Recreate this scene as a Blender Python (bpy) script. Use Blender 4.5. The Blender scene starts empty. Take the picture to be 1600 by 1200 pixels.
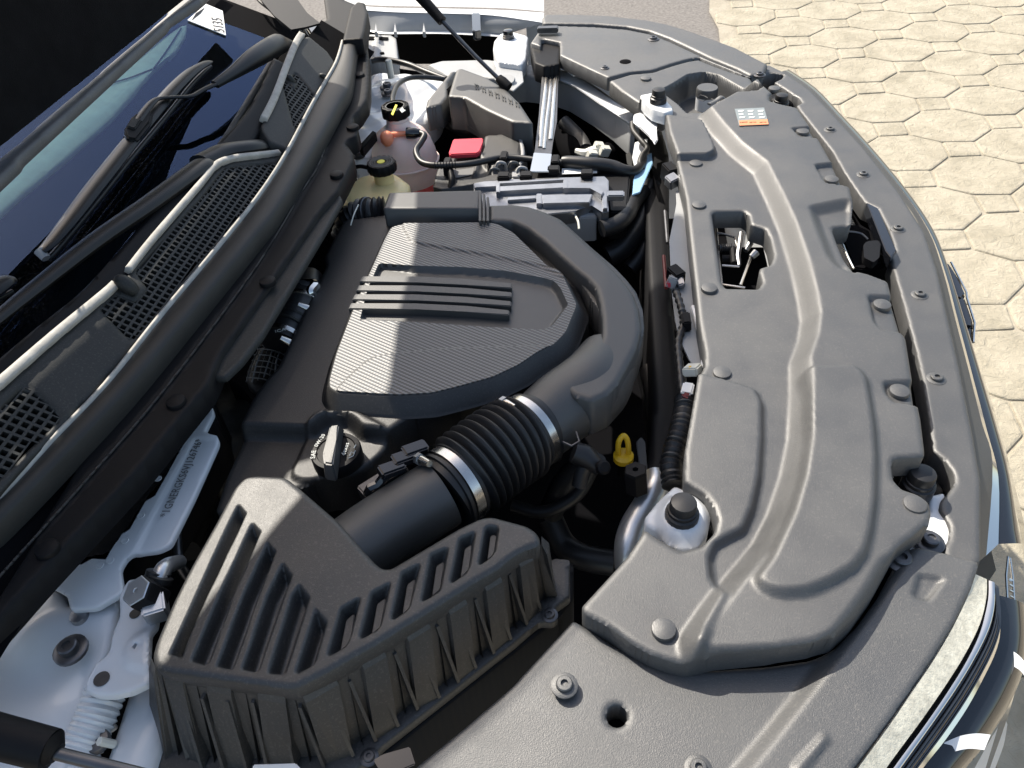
import bpy, bmesh, math, random
import numpy as np
from mathutils import Vector, Matrix
random.seed(7)
R = math.radians
SC = bpy.context.scene
COL = SC.collection

# ---------------------------------------------------------------- camera
FOC, PITCH, YAW, ROLL, CZ = 1200.0, 0.7549089238276647, 0.16229898891870398, -0.08491754678412354, 1.68
def ray(px, py):
    x, y = px - 800.0, 600.0 - py
    c, s = math.cos(ROLL), math.sin(ROLL); x, y = c*x - s*y, s*x + c*y
    up = y*math.cos(PITCH) - FOC*math.sin(PITCH); f = FOC*math.cos(PITCH) + y*math.sin(PITCH)
    c, s = math.cos(YAW), math.sin(YAW)
    return np.array([x*c - f*s, x*s + f*c, up])
CAM0 = np.array([0, 0, CZ])
def P(px, py, z):
    """a point of the place: where the sight line of the survey camera meets the level z"""
    d = ray(px, py); return CAM0 + d*((z - CZ)/d[2])
cam_d = bpy.data.cameras.new("Camera"); cam = bpy.data.objects.new("Camera", cam_d); COL.objects.link(cam)
o_ = ray(800, 600); rx = ray(801, 600) - o_; uy = ray(800, 599) - o_
zz = -o_/np.linalg.norm(o_)
M = Matrix(((rx[0], uy[0], zz[0], 0), (rx[1], uy[1], zz[1], 0), (rx[2], uy[2], zz[2], CZ), (0, 0, 0, 1)))
cam.matrix_world = M
cam_d.sensor_width = 36; cam_d.lens = 27; cam_d.clip_start = .02; cam_d.clip_end = 500
SC.camera = cam
# ---------------------------------------------------------------- light
EL = R(48); SD = np.array([-.70*math.cos(EL), .714*math.cos(EL), math.sin(EL)]); SD /= np.linalg.norm(SD)
W = bpy.data.worlds.new("World"); SC.world = W; W.use_nodes = True
nt = W.node_tree; bg = nt.nodes["Background"]; sky = nt.nodes.new("ShaderNodeTexSky")
sky.sky_type = 'NISHITA'; sky.sun_disc = False; sky.sun_elevation = EL
sky.sun_rotation = math.atan2(SD[0], SD[1])
sky.air_density = 1.0; sky.dust_density = 2.2; sky.ozone_density = 0.6
tint = nt.nodes.new("ShaderNodeMix"); tint.data_type = 'RGBA'; tint.blend_type = 'MULTIPLY'; tint.inputs[0].default_value = 1; tint.inputs[7].default_value = (1, .935, .84, 1)
nt.links.new(sky.outputs[0], tint.inputs[6]); nt.links.new(tint.outputs[2], bg.inputs[0]); bg.inputs[1].default_value = 0.15
sl = bpy.data.lights.new("Sun", 'SUN'); sl.energy = 4.4; sl.angle = R(.5); sl.color = (1, .93, .82)
so = bpy.data.objects.new("Sun", sl); COL.objects.link(so); so.location = (-3, 3, 6)
so.rotation_euler = Vector(SD).to_track_quat('Z', 'Y').to_euler()
SC.view_settings.view_transform = 'Standard'; SC.view_settings.look = 'None'
SC.view_settings.exposure = 0.85; SC.view_settings.gamma = 1
SC.view_settings.use_curve_mapping = False

# ---------------------------------------------------------------- materials
def mat(name, col, rough=.5, metal=0, spec=.5, bump=0, bscale=400, var=0, vscale=8, coat=0, rvar=0, speck=0, trans=0, alpha=1, sheen=0, sss=0):
    m = bpy.data.materials.new(name); m.use_nodes = True; t = m.node_tree; b = t.nodes["Principled BSDF"]
    I = b.inputs
    I["Base Color"].default_value = (*col, 1); I["Roughness"].default_value = rough; I["Metallic"].default_value = metal
    I["Specular IOR Level"].default_value = spec; I["Coat Weight"].default_value = coat; I["Coat Roughness"].default_value = .05
    I["Transmission Weight"].default_value = trans; I["Alpha"].default_value = alpha
    I["Sheen Weight"].default_value = sheen; I["Subsurface Weight"].default_value = sss
    if sss: I["Subsurface Radius"].default_value = (.03, .015, .012); I["Subsurface Scale"].default_value = .5
    tc = t.nodes.new("ShaderNodeNewGeometry")
    def noise(sc, det=4, r=.6):
        n = t.nodes.new("ShaderNodeTexNoise"); n.inputs["Scale"].default_value = sc; n.inputs["Detail"].default_value = det
        n.inputs["Roughness"].default_value = r
        t.links.new(tc.outputs["Position"], n.inputs["Vector"]); return n
    if bump:
        n = noise(bscale, 2, .7); bp = t.nodes.new("ShaderNodeBump"); bp.inputs["Strength"].default_value = bump
        bp.inputs["Distance"].default_value = .001
        t.links.new(n.outputs[0], bp.inputs["Height"]); t.links.new(bp.outputs[0], I["Normal"])
    if var or speck:
        n = noise(vscale, 6, .65); mp = t.nodes.new("ShaderNodeMapRange")
        mp.inputs[1].default_value = .3; mp.inputs[2].default_value = .7
        mp.inputs[3].default_value = 1 - var; mp.inputs[4].default_value = 1 + var
        t.links.new(n.outputs[0], mp.inputs[0])
        mx = t.nodes.new("ShaderNodeMix"); mx.data_type = 'RGBA'; mx.blend_type = 'MULTIPLY'; mx.inputs[0].default_value = 1
        mx.inputs[6].default_value = (*col, 1); t.links.new(mp.outputs[0], mx.inputs[7]); src = mx.outputs[2]
        if speck:                                       # pale grains / dust specks
            v = noise(420, 1, .5); m2 = t.nodes.new("ShaderNodeMapRange")
            m2.inputs[1].default_value = .56; m2.inputs[2].default_value = .72; m2.inputs[3].default_value = 0; m2.inputs[4].default_value = speck
            t.links.new(v.outputs[0], m2.inputs[0])
            m3 = t.nodes.new("ShaderNodeMix"); m3.data_type = 'RGBA'; m3.inputs[7].default_value = (.42, .38, .33, 1)
            t.links.new(m2.outputs[0], m3.inputs[0]); t.links.new(src, m3.inputs[6]); src = m3.outputs[2]
        t.links.new(src, I["Base Color"])
    if rvar:
        n = noise(14, 5, .6); mp = t.nodes.new("ShaderNodeMapRange"); mp.inputs[1].default_value = .3; mp.inputs[2].default_value = .7
        mp.inputs[3].default_value = rough - rvar; mp.inputs[4].default_value = rough + rvar
        t.links.new(n.outputs[0], mp.inputs[0]); t.links.new(mp.outputs[0], I["Roughness"])
    return m
M_ = {}
M_['trim'] = mat('grained_trim_plastic', (.051, .052, .053), .5, spec=.95, bump=.28, bscale=900, var=.16, vscale=7, speck=.05, rvar=.09)
M_['trim2'] = mat('grained_fender_plastic', (.048, .05, .052), .5, spec=1, bump=.34, bscale=900, var=.13, vscale=6, speck=.07, rvar=.08)
M_['box'] = mat('moulded_box_plastic', (.021, .0215, .022), .48, spec=.85, bump=.4, bscale=1000, var=.1, vscale=10, speck=.08, rvar=.06)
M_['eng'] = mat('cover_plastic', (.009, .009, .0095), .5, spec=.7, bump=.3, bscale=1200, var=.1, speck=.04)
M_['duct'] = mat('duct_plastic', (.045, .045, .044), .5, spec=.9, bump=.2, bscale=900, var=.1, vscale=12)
M_['black'] = mat('black_plastic', (.008, .008, .009), .5, spec=.16, bump=.15, var=.15)
M_['blackcowl'] = mat('cowl_plastic', (.024, .025, .024), .52, spec=.35, bump=.3, bscale=1000, var=.12, speck=.05)
M_['rubber'] = mat('black_rubber', (.016, .016, .017), .42, var=.15, vscale=30)
M_['seal'] = mat('seal_rubber', (.022, .022, .021), .5, spec=.4, var=.2, vscale=20, bump=.2)
M_['felt'] = mat('insulation_felt', (.009, .009, .01), .95, spec=.1, bump=.8, bscale=500, var=.25, vscale=25)
M_['gloss'] = mat('gloss_black', (.008, .009, .012), .06, coat=.6, rvar=.02)
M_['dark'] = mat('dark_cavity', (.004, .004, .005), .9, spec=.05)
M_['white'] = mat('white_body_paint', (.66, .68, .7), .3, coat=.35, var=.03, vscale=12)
M_['greypaint'] = mat('primer_and_shaded_white', (.33, .34, .345), .42, var=.07, vscale=18, bump=.05)  # grey primer tone; also stands for shade on white inner wing and radiator support
M_['alu'] = mat('cast_aluminium', (.3, .31, .33), .36, metal=.9, var=.12, vscale=40, bump=.2, bscale=500)
M_['silver'] = mat('bright_alloy', (.62, .64, .66), .32, metal=.75, var=.1, vscale=40, bump=.1)
M_['steel'] = mat('clamp_steel', (.62, .6, .57), .25, metal=1, var=.1, vscale=60)
M_['chrome'] = mat('chrome', (.75, .74, .7), .08, metal=1)
M_['darksteel'] = mat('dark_steel', (.12, .12, .125), .35, metal=.8, var=.2, vscale=50)
M_['tank'] = mat('translucent_tank', (.95, .72, .64), .35, var=.04, vscale=25, sss=.3)
M_['tankpink'] = mat('coolant_red', (.75, .1, .09), .3, var=.15, vscale=20, sss=.3)
M_['orange'] = mat('coolant_orange', (.9, .32, .18), .35, sss=.3)
M_['fluid'] = mat('brake_fluid_tank', (.9, .7, .34), .35, var=.06, vscale=20, sss=.2)
M_['redwire'] = mat('dull_red', (.16, .02, .02), .5)
M_['red'] = mat('red_plastic', (.62, .04, .07), .45, var=.06)
M_['yellow'] = mat('yellow_plastic', (.82, .5, .02), .35)
M_['yelprint'] = mat('yellow_print', (.75, .68, .05), .5)
M_['paleprint'] = mat('pale_print', (.5, .52, .5), .5)
M_['greyprint'] = mat('grey_print', (.13, .13, .13), .6)
M_['ink'] = mat('dark_ink', (.03, .03, .035), .6)
M_['paper'] = mat('white_paper', (.8, .8, .78), .6)
M_['label'] = mat('label_print', (.2, .23, .24), .5)
M_['labelor'] = mat('label_orange', (.7, .26, .12), .5)
M_['wiper'] = mat('wiper_black', (.01, .0105, .011), .42, spec=.4, var=.1, bump=.05)
M_['plug'] = mat('plug_grey', (.3, .3, .3), .45)
M_['blueglass'] = mat('blue_film', (.28, .48, .68), .2, coat=.5)
M_['brown'] = mat('dusty_manifold', (.06, .055, .045), .6, var=.5, vscale=30, bump=.5, bscale=300)
M_['lens'] = mat('lamp_trim_textured', (.72, .68, .55), .4, bump=.5, bscale=260, var=.25, vscale=120)  # cream colour stands in for sun glare on the trim
M_['pale'] = mat('pale_stick', (.62, .62, .56), .5)
M_['dusty'] = mat('sun_pale_rubber_edge', (.42, .4, .36), .6, var=.2, vscale=60)  # pale colour stands for sun on the cowl and seal edges, not dust
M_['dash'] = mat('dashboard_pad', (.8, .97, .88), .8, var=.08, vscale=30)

def glass_mat():
    m = bpy.data.materials.new('windscreen_glass'); m.use_nodes = True; t = m.node_tree; t.nodes.clear()
    out = t.nodes.new("ShaderNodeOutputMaterial"); mix = t.nodes.new("ShaderNodeMixShader")
    tr = t.nodes.new("ShaderNodeBsdfTransparent"); tr.inputs[0].default_value = (.8, .93, .88, 1)
    gl = t.nodes.new("ShaderNodeBsdfGlossy"); gl.inputs["Roughness"].default_value = .015; gl.inputs[0].default_value = (.22, .33, .62, 1)
    fr = t.nodes.new("ShaderNodeFresnel"); fr.inputs[0].default_value = 1.75
    t.links.new(fr.outputs[0], mix.inputs[0]); t.links.new(tr.outputs[0], mix.inputs[1]); t.links.new(gl.outputs[0], mix.inputs[2])
    # dust: rows of small dried droplets
    g = t.nodes.new("ShaderNodeNewGeometry"); mp = t.nodes.new("ShaderNodeMapping"); mp.inputs["Scale"].default_value = (160, 420, 160)
    mp.inputs["Rotation"].default_value = (0, 0, R(25))
    t.links.new(g.outputs["Position"], mp.inputs[0])
    n = t.nodes.new("ShaderNodeTexNoise"); n.inputs["Scale"].default_value = 1.6; n.inputs["Detail"].default_value = 3
    t.links.new(mp.outputs[0], n.inputs["Vector"])
    n2 = t.nodes.new("ShaderNodeTexNoise"); n2.inputs["Scale"].default_value = 9
    t.links.new(g.outputs["Position"], n2.inputs["Vector"])
    r = t.nodes.new("ShaderNodeMapRange"); r.inputs[1].default_value = .58; r.inputs[2].default_value = .75; r.inputs[4].default_value = .045
    t.links.new(n.outputs[0], r.inputs[0])
    r2 = t.nodes.new("ShaderNodeMapRange"); r2.inputs[1].default_value = .35; r2.inputs[2].default_value = .6
    t.links.new(n2.outputs[0], r2.inputs[0])
    mu = t.nodes.new("ShaderNodeMath"); mu.operation = 'MULTIPLY'; t.links.new(r.outputs[0], mu.inputs[0]); t.links.new(r2.outputs[0], mu.inputs[1])
    df = t.nodes.new("ShaderNodeBsdfDiffuse"); df.inputs[0].default_value = (.45, .47, .5, 1)
    mix2 = t.nodes.new("ShaderNodeMixShader")
    t.links.new(mu.outputs[0], mix2.inputs[0]); t.links.new(mix.outputs[0], mix2.inputs[1]); t.links.new(df.outputs[0], mix2.inputs[2])
    t.links.new(mix2.outputs[0], out.inputs[0]); return m
M_['glass'] = glass_mat()

def carbon_mat():
    m = bpy.data.materials.new('woven_cover_plastic'); m.use_nodes = True; t = m.node_tree; b = t.nodes["Principled BSDF"]
    g = t.nodes.new("ShaderNodeNewGeometry"); mp = t.nodes.new("ShaderNodeMapping")
    _a = P(650, 506, 1.031); _b = P(700, 526, 1.031)
    mp.inputs["Rotation"].default_value = (0, 0, -math.atan2(_b[1]-_a[1], _b[0]-_a[0])); mp.inputs["Scale"].default_value = (1, 1, 0)
    t.links.new(g.outputs["Position"], mp.inputs[0])
    w = t.nodes.new("ShaderNodeTexWave"); w.wave_type = 'BANDS'; w.bands_direction = 'Y'; w.inputs["Scale"].default_value = 62
    w.inputs["Distortion"].default_value = 0
    t.links.new(mp.outputs[0], w.inputs["Vector"])
    mp2 = t.nodes.new("ShaderNodeMapping"); mp2.inputs["Rotation"].default_value = (0, 0, R(-48)); mp2.inputs["Scale"].default_value = (1, 1, 0)
    t.links.new(g.outputs["Position"], mp2.inputs[0])
    w2 = t.nodes.new("ShaderNodeTexWave"); w2.wave_type = 'BANDS'; w2.bands_direction = 'Y'; w2.inputs["Scale"].default_value = 75
    t.links.new(mp2.outputs[0], w2.inputs["Vector"])
    mu = t.nodes.new("ShaderNodeMix"); mu.data_type = 'FLOAT'; mu.inputs[0].default_value = .28
    t.links.new(w.outputs["Fac"], mu.inputs[2]); t.links.new(w2.outputs["Fac"], mu.inputs[3])
    bp = t.nodes.new("ShaderNodeBump"); bp.inputs["Strength"].default_value = .55; bp.inputs["Distance"].default_value = .0012
    t.links.new(mu.outputs[0], bp.inputs["Height"]); t.links.new(bp.outputs[0], b.inputs["Normal"])
    cr = t.nodes.new("ShaderNodeMapRange"); cr.inputs[1].default_value = .25; cr.inputs[2].default_value = .8
    cr.inputs[3].default_value = .02; cr.inputs[4].default_value = .15
    t.links.new(mu.outputs[0], cr.inputs[0]); t.links.new(cr.outputs[0], b.inputs["Base Color"])
    b.inputs["Roughness"].default_value = .52; b.inputs["Specular IOR Level"].default_value = 1
    return m
M_['carbon'] = carbon_mat()

def concrete_mat(name, tint, k):
    m = bpy.data.materials.new(name); m.use_nodes = True; t = m.node_tree; b = t.nodes["Principled BSDF"]
    g = t.nodes.new("ShaderNodeNewGeometry")
    n = t.nodes.new("ShaderNodeTexNoise"); n.inputs["Scale"].default_value = 7; n.inputs["Detail"].default_value = 9; n.inputs["Roughness"].default_value = .62
    n.inputs["Distortion"].default_value = .6
    t.links.new(g.outputs["Position"], n.inputs["Vector"])
    r = t.nodes.new("ShaderNodeValToRGB"); e = r.color_ramp.elements
    e[0].position = .32; e[0].color = (tint[0]*.72, tint[1]*.72, tint[2]*.7, 1)
    e[1].position = .6; e[1].color = (*tint, 1)
    t.links.new(n.outputs[0], r.inputs[0]); t.links.new(r.outputs[0], b.inputs["Base Color"])
    n2 = t.nodes.new("ShaderNodeTexNoise"); n2.inputs["Scale"].default_value = 26; n2.inputs["Detail"].default_value = 8; n2.inputs["Roughness"].default_value = .65
    n2.inputs["Distortion"].default_value = .8
    t.links.new(g.outputs["Position"], n2.inputs["Vector"])
    bp = t.nodes.new("ShaderNodeBump"); bp.inputs["Strength"].default_value = k; bp.inputs["Distance"].default_value = .012
    t.links.new(n2.outputs[0], bp.inputs["Height"]); t.links.new(bp.outputs[0], b.inputs["Normal"])
    b.inputs["Roughness"].default_value = .8; b.inputs["Specular IOR Level"].default_value = .25
    return m
M_['conc'] = concrete_mat('stamped_concrete', (.385, .35, .275), .8)
M_['joint'] = concrete_mat('joint_concrete', (.36, .325, .26), .6)
M_['asph'] = mat('asphalt', (.17, .16, .15), .85, spec=.2, bump=1, bscale=120, var=.35, vscale=60)

# ---------------------------------------------------------------- geometry helpers
class Fr:
    def __init__(s, o, u, v):
        s.o = np.array(o, float); s.u = np.array(u, float); s.u /= np.linalg.norm(s.u)
        v = np.array(v, float); v = v - s.u*v.dot(s.u); s.v = v/np.linalg.norm(v); s.n = np.cross(s.u, s.v)
    def px(s, p, h=0.0):
        d = ray(*p); o = s.o + s.n*h; t = (o - CAM0).dot(s.n)/d.dot(s.n); q = CAM0 + d*t - s.o
        return np.array([q.dot(s.u), q.dot(s.v)])
    def pxs(s, L, h=0.0): return np.array([s.px(p, h) for p in L])
    def w(s, a, h=0.0):
        a = np.atleast_2d(a); h = np.asarray(h, float).reshape(-1, 1) if np.ndim(h) else h
        return s.o + a[:, :1]*s.u + a[:, 1:2]*s.v + h*s.n
    def pw(s, p, h=0.0): return s.w(s.px(p, h), h)[0]
    def up(s, h): return Fr(s.o + s.n*h, s.u, s.v)
def H(z): return Fr((0, 0, z), (1, 0, 0), (0, 1, 0))

CAR_LOC = (0.0, 1.02, 0.0)
def link(o, parent):
    COL.objects.link(o)
    if parent is not None:
        o.parent = parent
        if parent.name == 'car': o.matrix_parent_inverse = Matrix.Translation([-c for c in CAR_LOC])
    return o
def mk(name, V, F, m, parent=None, label=None, ang=35, smooth=True, kind=None):
    me = bpy.data.meshes.new(name); me.from_pydata([tuple(map(float, v)) for v in V], [], [tuple(map(int, f)) for f in F])
    me.materials.append(m); me.validate()
    if smooth:
        me.polygons.foreach_set("use_smooth", [True]*len(me.polygons)); me.set_sharp_from_angle(angle=R(ang))
    o = bpy.data.objects.new(name, me); link(o, parent)
    if label: o['label'] = label
    if kind: o['kind'] = kind
    return o
def smooth_poly(pts, n=6, closed=True):
    pts = np.array(pts, float); N = len(pts); out = []
    rng = range(N) if closed else range(N-1)
    for i in rng:
        if closed: a, b, c, d = pts[i-1], pts[i], pts[(i+1) % N], pts[(i+2) % N]
        else: a, b, c, d = pts[max(i-1, 0)], pts[i], pts[i+1], pts[min(i+2, N-1)]
        for k in range(n):
            t = k/n
            out.append(.5*((2*b) + (c-a)*t + (2*a-5*b+4*c-d)*t*t + (-a+3*b-3*c+d)*t**3))
    if not closed: out.append(pts[-1])
    return np.array(out)
def rc(poly, r, n=4):
    """round the corners of a polygon"""
    if r <= 0: return np.array(poly)
    out = []; N = len(poly)
    for i in range(N):
        p = poly[i]; a = poly[i-1]-p; b = poly[(i+1) % N]-p; la, lb = np.linalg.norm(a), np.linalg.norm(b)
        if la < 1e-6 or lb < 1e-6: continue
        q = min(r, la*.45, lb*.45); A = p + a/la*q; B = p + b/lb*q
        for k in range(n+1):
            t = k/n; out.append((1-t)**2*A + 2*t*(1-t)*p + t*t*B)
    return np.array(out)
def poly_sd(Q, poly, near=False):
    best = np.full(len(Q), 1e9); ins = np.zeros(len(Q), bool); NP = np.zeros((len(Q), 2))
    M = len(poly)
    for i in range(M):
        a = poly[i]; b = poly[(i+1) % M]; e = b-a; L = e.dot(e)
        if L < 1e-14: continue
        w = Q-a; t = np.clip((w@e)/L, 0, 1); d = w - t[:, None]*e; d2 = (d*d).sum(1)
        m = d2 < best; best[m] = d2[m]
        if near: NP[m] = Q[m]-d[m]
        c = ((a[1] <= Q[:, 1]) != (b[1] <= Q[:, 1]))
        if abs(e[1]) > 1e-12: ins ^= c & (Q[:, 0] < a[0] + (Q[:, 1]-a[1])*e[0]/e[1])
    sd = np.sqrt(best); sd[ins] *= -1
    return (sd, NP) if near else sd
def feat(poly, h, w=.006, b=0.0, r=.006, add=True): return dict(poly=poly, h=h, w=w, b=b, r=r)
def relief(name, outline, m, parent=None, fr=None, z=None, feats=(), holes=(), res=.004, skirt=.02, er=.003, r=.006, zf=None, label=None, kind=None, ang=40, bottom=False, hr=.004):
    fr = fr or H(z)
    if er > 0: ang = max(ang, 75)
    def U(L, h=0, rr=0):
        A = L if isinstance(L, np.ndarray) else fr.pxs(L, h)
        return rc(A, rr) if rr else A
    out = U(outline, 0, r); HO = [U(h_, 0, hr) for h_ in holes]
    lo, hi = out.min(0)-res*1.01, out.max(0)+res*1.01
    nx, ny = int((hi[0]-lo[0])/res)+2, int((hi[1]-lo[1])/res)+2
    X, Y = np.meshgrid(lo[0]+np.arange(nx)*res, lo[1]+np.arange(ny)*res, indexing='ij')
    Q = np.stack([X.ravel(), Y.ravel()], 1)
    sd, NP = poly_sd(Q, out, True)
    for h_ in HO:
        s2, n2 = poly_sd(Q, h_, True); s2 = -s2; mm = s2 > sd; sd[mm] = s2[mm]; NP[mm] = n2[mm]
    inside = (sd < 0).reshape(nx, ny)
    idx = np.arange(nx*ny).reshape(nx, ny)
    a, b, c, d = idx[:-1, :-1], idx[1:, :-1], idx[1:, 1:], idx[:-1, 1:]
    cnt = inside[:-1, :-1].astype(int)+inside[1:, :-1]+inside[1:, 1:]+inside[:-1, 1:]
    keep = cnt >= 1
    F = np.stack([a[keep], b[keep], c[keep], d[keep]], 1)
    snap = sd > -res*.3
    Q[snap] = NP[snap]; dist = np.where(snap, 0, -sd)
    used = np.unique(F); rm = np.full(nx*ny, -1); rm[used] = np.arange(len(used)); F = rm[F]; Q = Q[used]; dist = dist[used]
    Z = np.zeros(len(Q))
    for f in feats:
        recess = f['h'] < 0
        pl = U(f['poly'], f['b'] + (0 if recess else f['h']), f['r'])
        s = poly_sd(Q, pl)
        t = np.clip(-s/f['w'], 0, 1) if recess else np.clip(1 - s/f['w'], 0, 1)
        t = (.8*t + .2*t*t*(3-2*t)) if f['w'] < .03 else t*t*(3-2*t)
        Z += f['h']*t
    if zf is not None: Z += zf(Q)
    if er > 0:
        q = np.clip(dist, 0, er); Z -= .6*er*(1-q/er)**2
    V = fr.w(Q, Z)
    # boundary skirt
    E = np.concatenate([F[:, [0, 1]], F[:, [1, 2]], F[:, [2, 3]], F[:, [3, 0]]])
    key = np.sort(E, 1); kk = key[:, 0].astype(np.int64)*len(Q)+key[:, 1]
    u, inv, ct = np.unique(kk, return_inverse=True, return_counts=True)
    be = E[ct[inv] == 1]
    be = be[np.linalg.norm(V[be[:, 0]]-V[be[:, 1]], axis=1) > 1e-7]
    faces = [tuple(f) for f in F]
    if skirt > 0:
        bv = np.unique(be); mp = {int(v): len(V)+i for i, v in enumerate(bv)}
        Vb = fr.w(Q[bv], Z[bv]-skirt)
        V = np.concatenate([V, Vb])
        faces += [(int(e[1]), int(e[0]), mp[int(e[0])], mp[int(e[1])]) for e in be]
    o = mk(name, V, faces, m, parent, label, ang, True, kind)
    bm = bmesh.new(); bm.from_mesh(o.data); bmesh.ops.remove_doubles(bm, verts=bm.verts, dist=min(res*.35, skirt*.4) if skirt > 0 else 1e-6)
    bmesh.ops.recalc_face_normals(bm, faces=bm.faces)
    bm.to_mesh(o.data); bm.free()
    o.data.set_sharp_from_angle(angle=R(ang))
    return o
def tube(name, pts, rad, m, parent=None, seg=12, n=8, label=None, cap=True, sm=True, flat=1.0, kind=None):
    pts = np.array(pts, float)
    if np.isscalar(rad): rad = [rad]*len(pts)
    A = np.concatenate([pts, np.array(rad)[:, None]], 1)
    if sm and len(pts) > 2: A = smooth_poly(A, n, False)
    p, r = A[:, :3], A[:, 3]; T = np.gradient(p, axis=0); T /= np.linalg.norm(T, axis=1)[:, None]+1e-12
    x = np.cross(T[0], [0, 0, 1.]);
    if np.linalg.norm(x) < 1e-3: x = np.array([1., 0, 0])
    x /= np.linalg.norm(x); V = []; F = []
    for i in range(len(p)):
        x = x - T[i]*x.dot(T[i]); x /= np.linalg.norm(x); y = np.cross(T[i], x)
        for k in range(seg):
            a = 2*math.pi*k/seg; V.append(p[i] + r[i]*(math.cos(a)*x + flat*math.sin(a)*y))
    for i in range(len(p)-1):
        for k in range(seg):
            F.append((i*seg+k, i*seg+(k+1) % seg, (i+1)*seg+(k+1) % seg, (i+1)*seg+k))
    if cap: F.append(tuple(range(seg))[::-1]); F.append(tuple((len(p)-1)*seg+k for k in range(seg)))
    return mk(name, V, F, m, parent, label, 40, True, kind)
def lathe(name, prof, base, axis, m, parent=None, seg=24, label=None, poly=False, ripple=0, nrip=0):
    """prof: (radius, height) along axis from base"""
    ax = np.array(axis, float); ax /= np.linalg.norm(ax); x = np.cross(ax, [0, 1., 0.2]); x /= np.linalg.norm(x); y = np.cross(ax, x)
    V = []; F = []; base = np.array(base, float)
    for r, h in prof:
        for k in range(seg):
            a = 2*math.pi*(k+.5)/seg; rr = r*(1+(ripple*math.cos(nrip*a) if nrip else 0)); V.append(base + h*ax + rr*(math.cos(a)*x + math.sin(a)*y))
    for i in range(len(prof)-1):
        for k in range(seg): F.append((i*seg+k, i*seg+(k+1) % seg, (i+1)*seg+(k+1) % seg, (i+1)*seg+k))
    F.append(tuple(range(seg))[::-1]); F.append(tuple((len(prof)-1)*seg+k for k in range(seg)))
    return mk(name, V, F, m, parent, label, 30 if not poly else 5)
def prism(name, poly, fr, h0, h1, m, parent=None, bev=.0015, label=None, taper=0, r=0, ph=None):
    """solid slab of polygon between heights h0<h1 of frame"""
    A = poly if isinstance(poly, np.ndarray) else fr.pxs(poly, h1 if ph is None else ph)
    if r: A = rc(A, r)
    e = np.roll(A, -1, 0)-A; area = (A[:, 0]*np.roll(A[:, 1], -1)-A[:, 1]*np.roll(A[:, 0], -1)).sum()
    if area < 0: A = A[::-1]
    N = len(A); ce = A.mean(0)
    B = ce + (A-ce)*(1+taper)
    V = np.concatenate([fr.w(B, h0), fr.w(A, h1)])
    bm = bmesh.new(); vs = [bm.verts.new(v) for v in V]
    bm.faces.new(vs[N:]); bm.faces.new(vs[:N][::-1])
    for i in range(N): bm.faces.new((vs[i], vs[(i+1) % N], vs[N+(i+1) % N], vs[N+i]))
    if bev:
        ed = [e_ for e_ in bm.edges if all(v.index == -1 for v in [])] or [e_ for e_ in bm.edges if e_.verts[0] in vs[N:] and e_.verts[1] in vs[N:]]
        try: bmesh.ops.bevel(bm, geom=ed, offset=bev, segments=2, affect='EDGES', clamp_overlap=True)
        except Exception: pass
    me = bpy.data.meshes.new(name); bm.to_mesh(me); bm.free(); me.materials.append(m)
    me.polygons.foreach_set("use_smooth", [True]*len(me.polygons)); me.set_sharp_from_angle(angle=R(30))
    o = bpy.data.objects.new(name, me); link(o, parent)
    if label: o['label'] = label
    return o
def text(name, s, fr, p, q, size, m, parent=None, h=.0006, label=None, stretch=1.0, flip=1):
    """flat lettering on a frame: starts at pixel p, runs towards pixel q"""
    cu = bpy.data.curves.new(name, 'FONT'); cu.body = s; cu.size = size; cu.extrude = .0002; cu.space_character = 1.05; cu.resolution_u = 2
    tmp = bpy.data.objects.new('tmp', cu); COL.objects.link(tmp); bpy.context.view_layer.update()
    me = bpy.data.meshes.new_from_object(tmp); bpy.data.objects.remove(tmp); me.materials.clear(); me.materials.append(m)
    a = fr.px(p); b = fr.px(q); d = (b-a)/np.linalg.norm(b-a); u = fr.u*d[0]+fr.v*d[1]; v = np.cross(fr.n, u)*flip
    o0 = fr.w(a, h)[0]
    for vt in me.vertices:
        c = vt.co; w_ = o0 + u*c[0]*stretch + v*c[1] + fr.n*c[2]; vt.co = w_
    o = bpy.data.objects.new(name, me); link(o, parent)
    if label: o['label'] = label
    return o
_cache = {}
def stud(name, kind, pos, rad, m, parent, n=(0, 0, 1), label=None):
    """small fasteners that share mesh data; kind picks the profile"""
    key = (kind, round(rad, 4), m.name)
    prof = {'pin': [(1.0, -.3), (1.0, .12), (.93, .24), (.6, .33), (.15, .36), (.0001, .36)],
            'pin_slot': [(1.0, -.3), (1.0, .12), (.95, .22), (.6, .3), (.0001, .33)],
            'screw': [(1.6, -.2), (1.6, .05), (1.35, .16), (1.02, .2), (.98, .55), (.85, .68), (.45, .7), (.4, .35), (.0001, .35)],
            'bolt': [(1.75, -.3), (1.75, .1), (1.55, .2), (1.0, .22), (1.0, .9), (.85, 1.0), (.5, 1.0), (.45, .8), (.0001, .8)],
            'bumper': [(1.3, -1.6), (1.28, -.5), (1.12, -.4), (1.12, -.1), (1.02, -.05), (1.0, .6), (.93, .74), (.5, .84), (.0001, .86)]}[kind]
    if key not in _cache:
        o = lathe(name, [(a*rad, b*rad) for a, b in prof], (0, 0, 0), (0, 0, 1), m, None, 18 if kind != 'bolt' else 20)
        _cache[key] = o.data; bpy.data.objects.remove(o)
    o = bpy.data.objects.new(name, _cache[key]); link(o, parent)
    o.location = Vector(pos); o.rotation_mode = 'QUATERNION'; o.rotation_quaternion = Vector((0, 0, 1)).rotation_difference(Vector(n))
    if label: o['label'] = label
    return o
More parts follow.
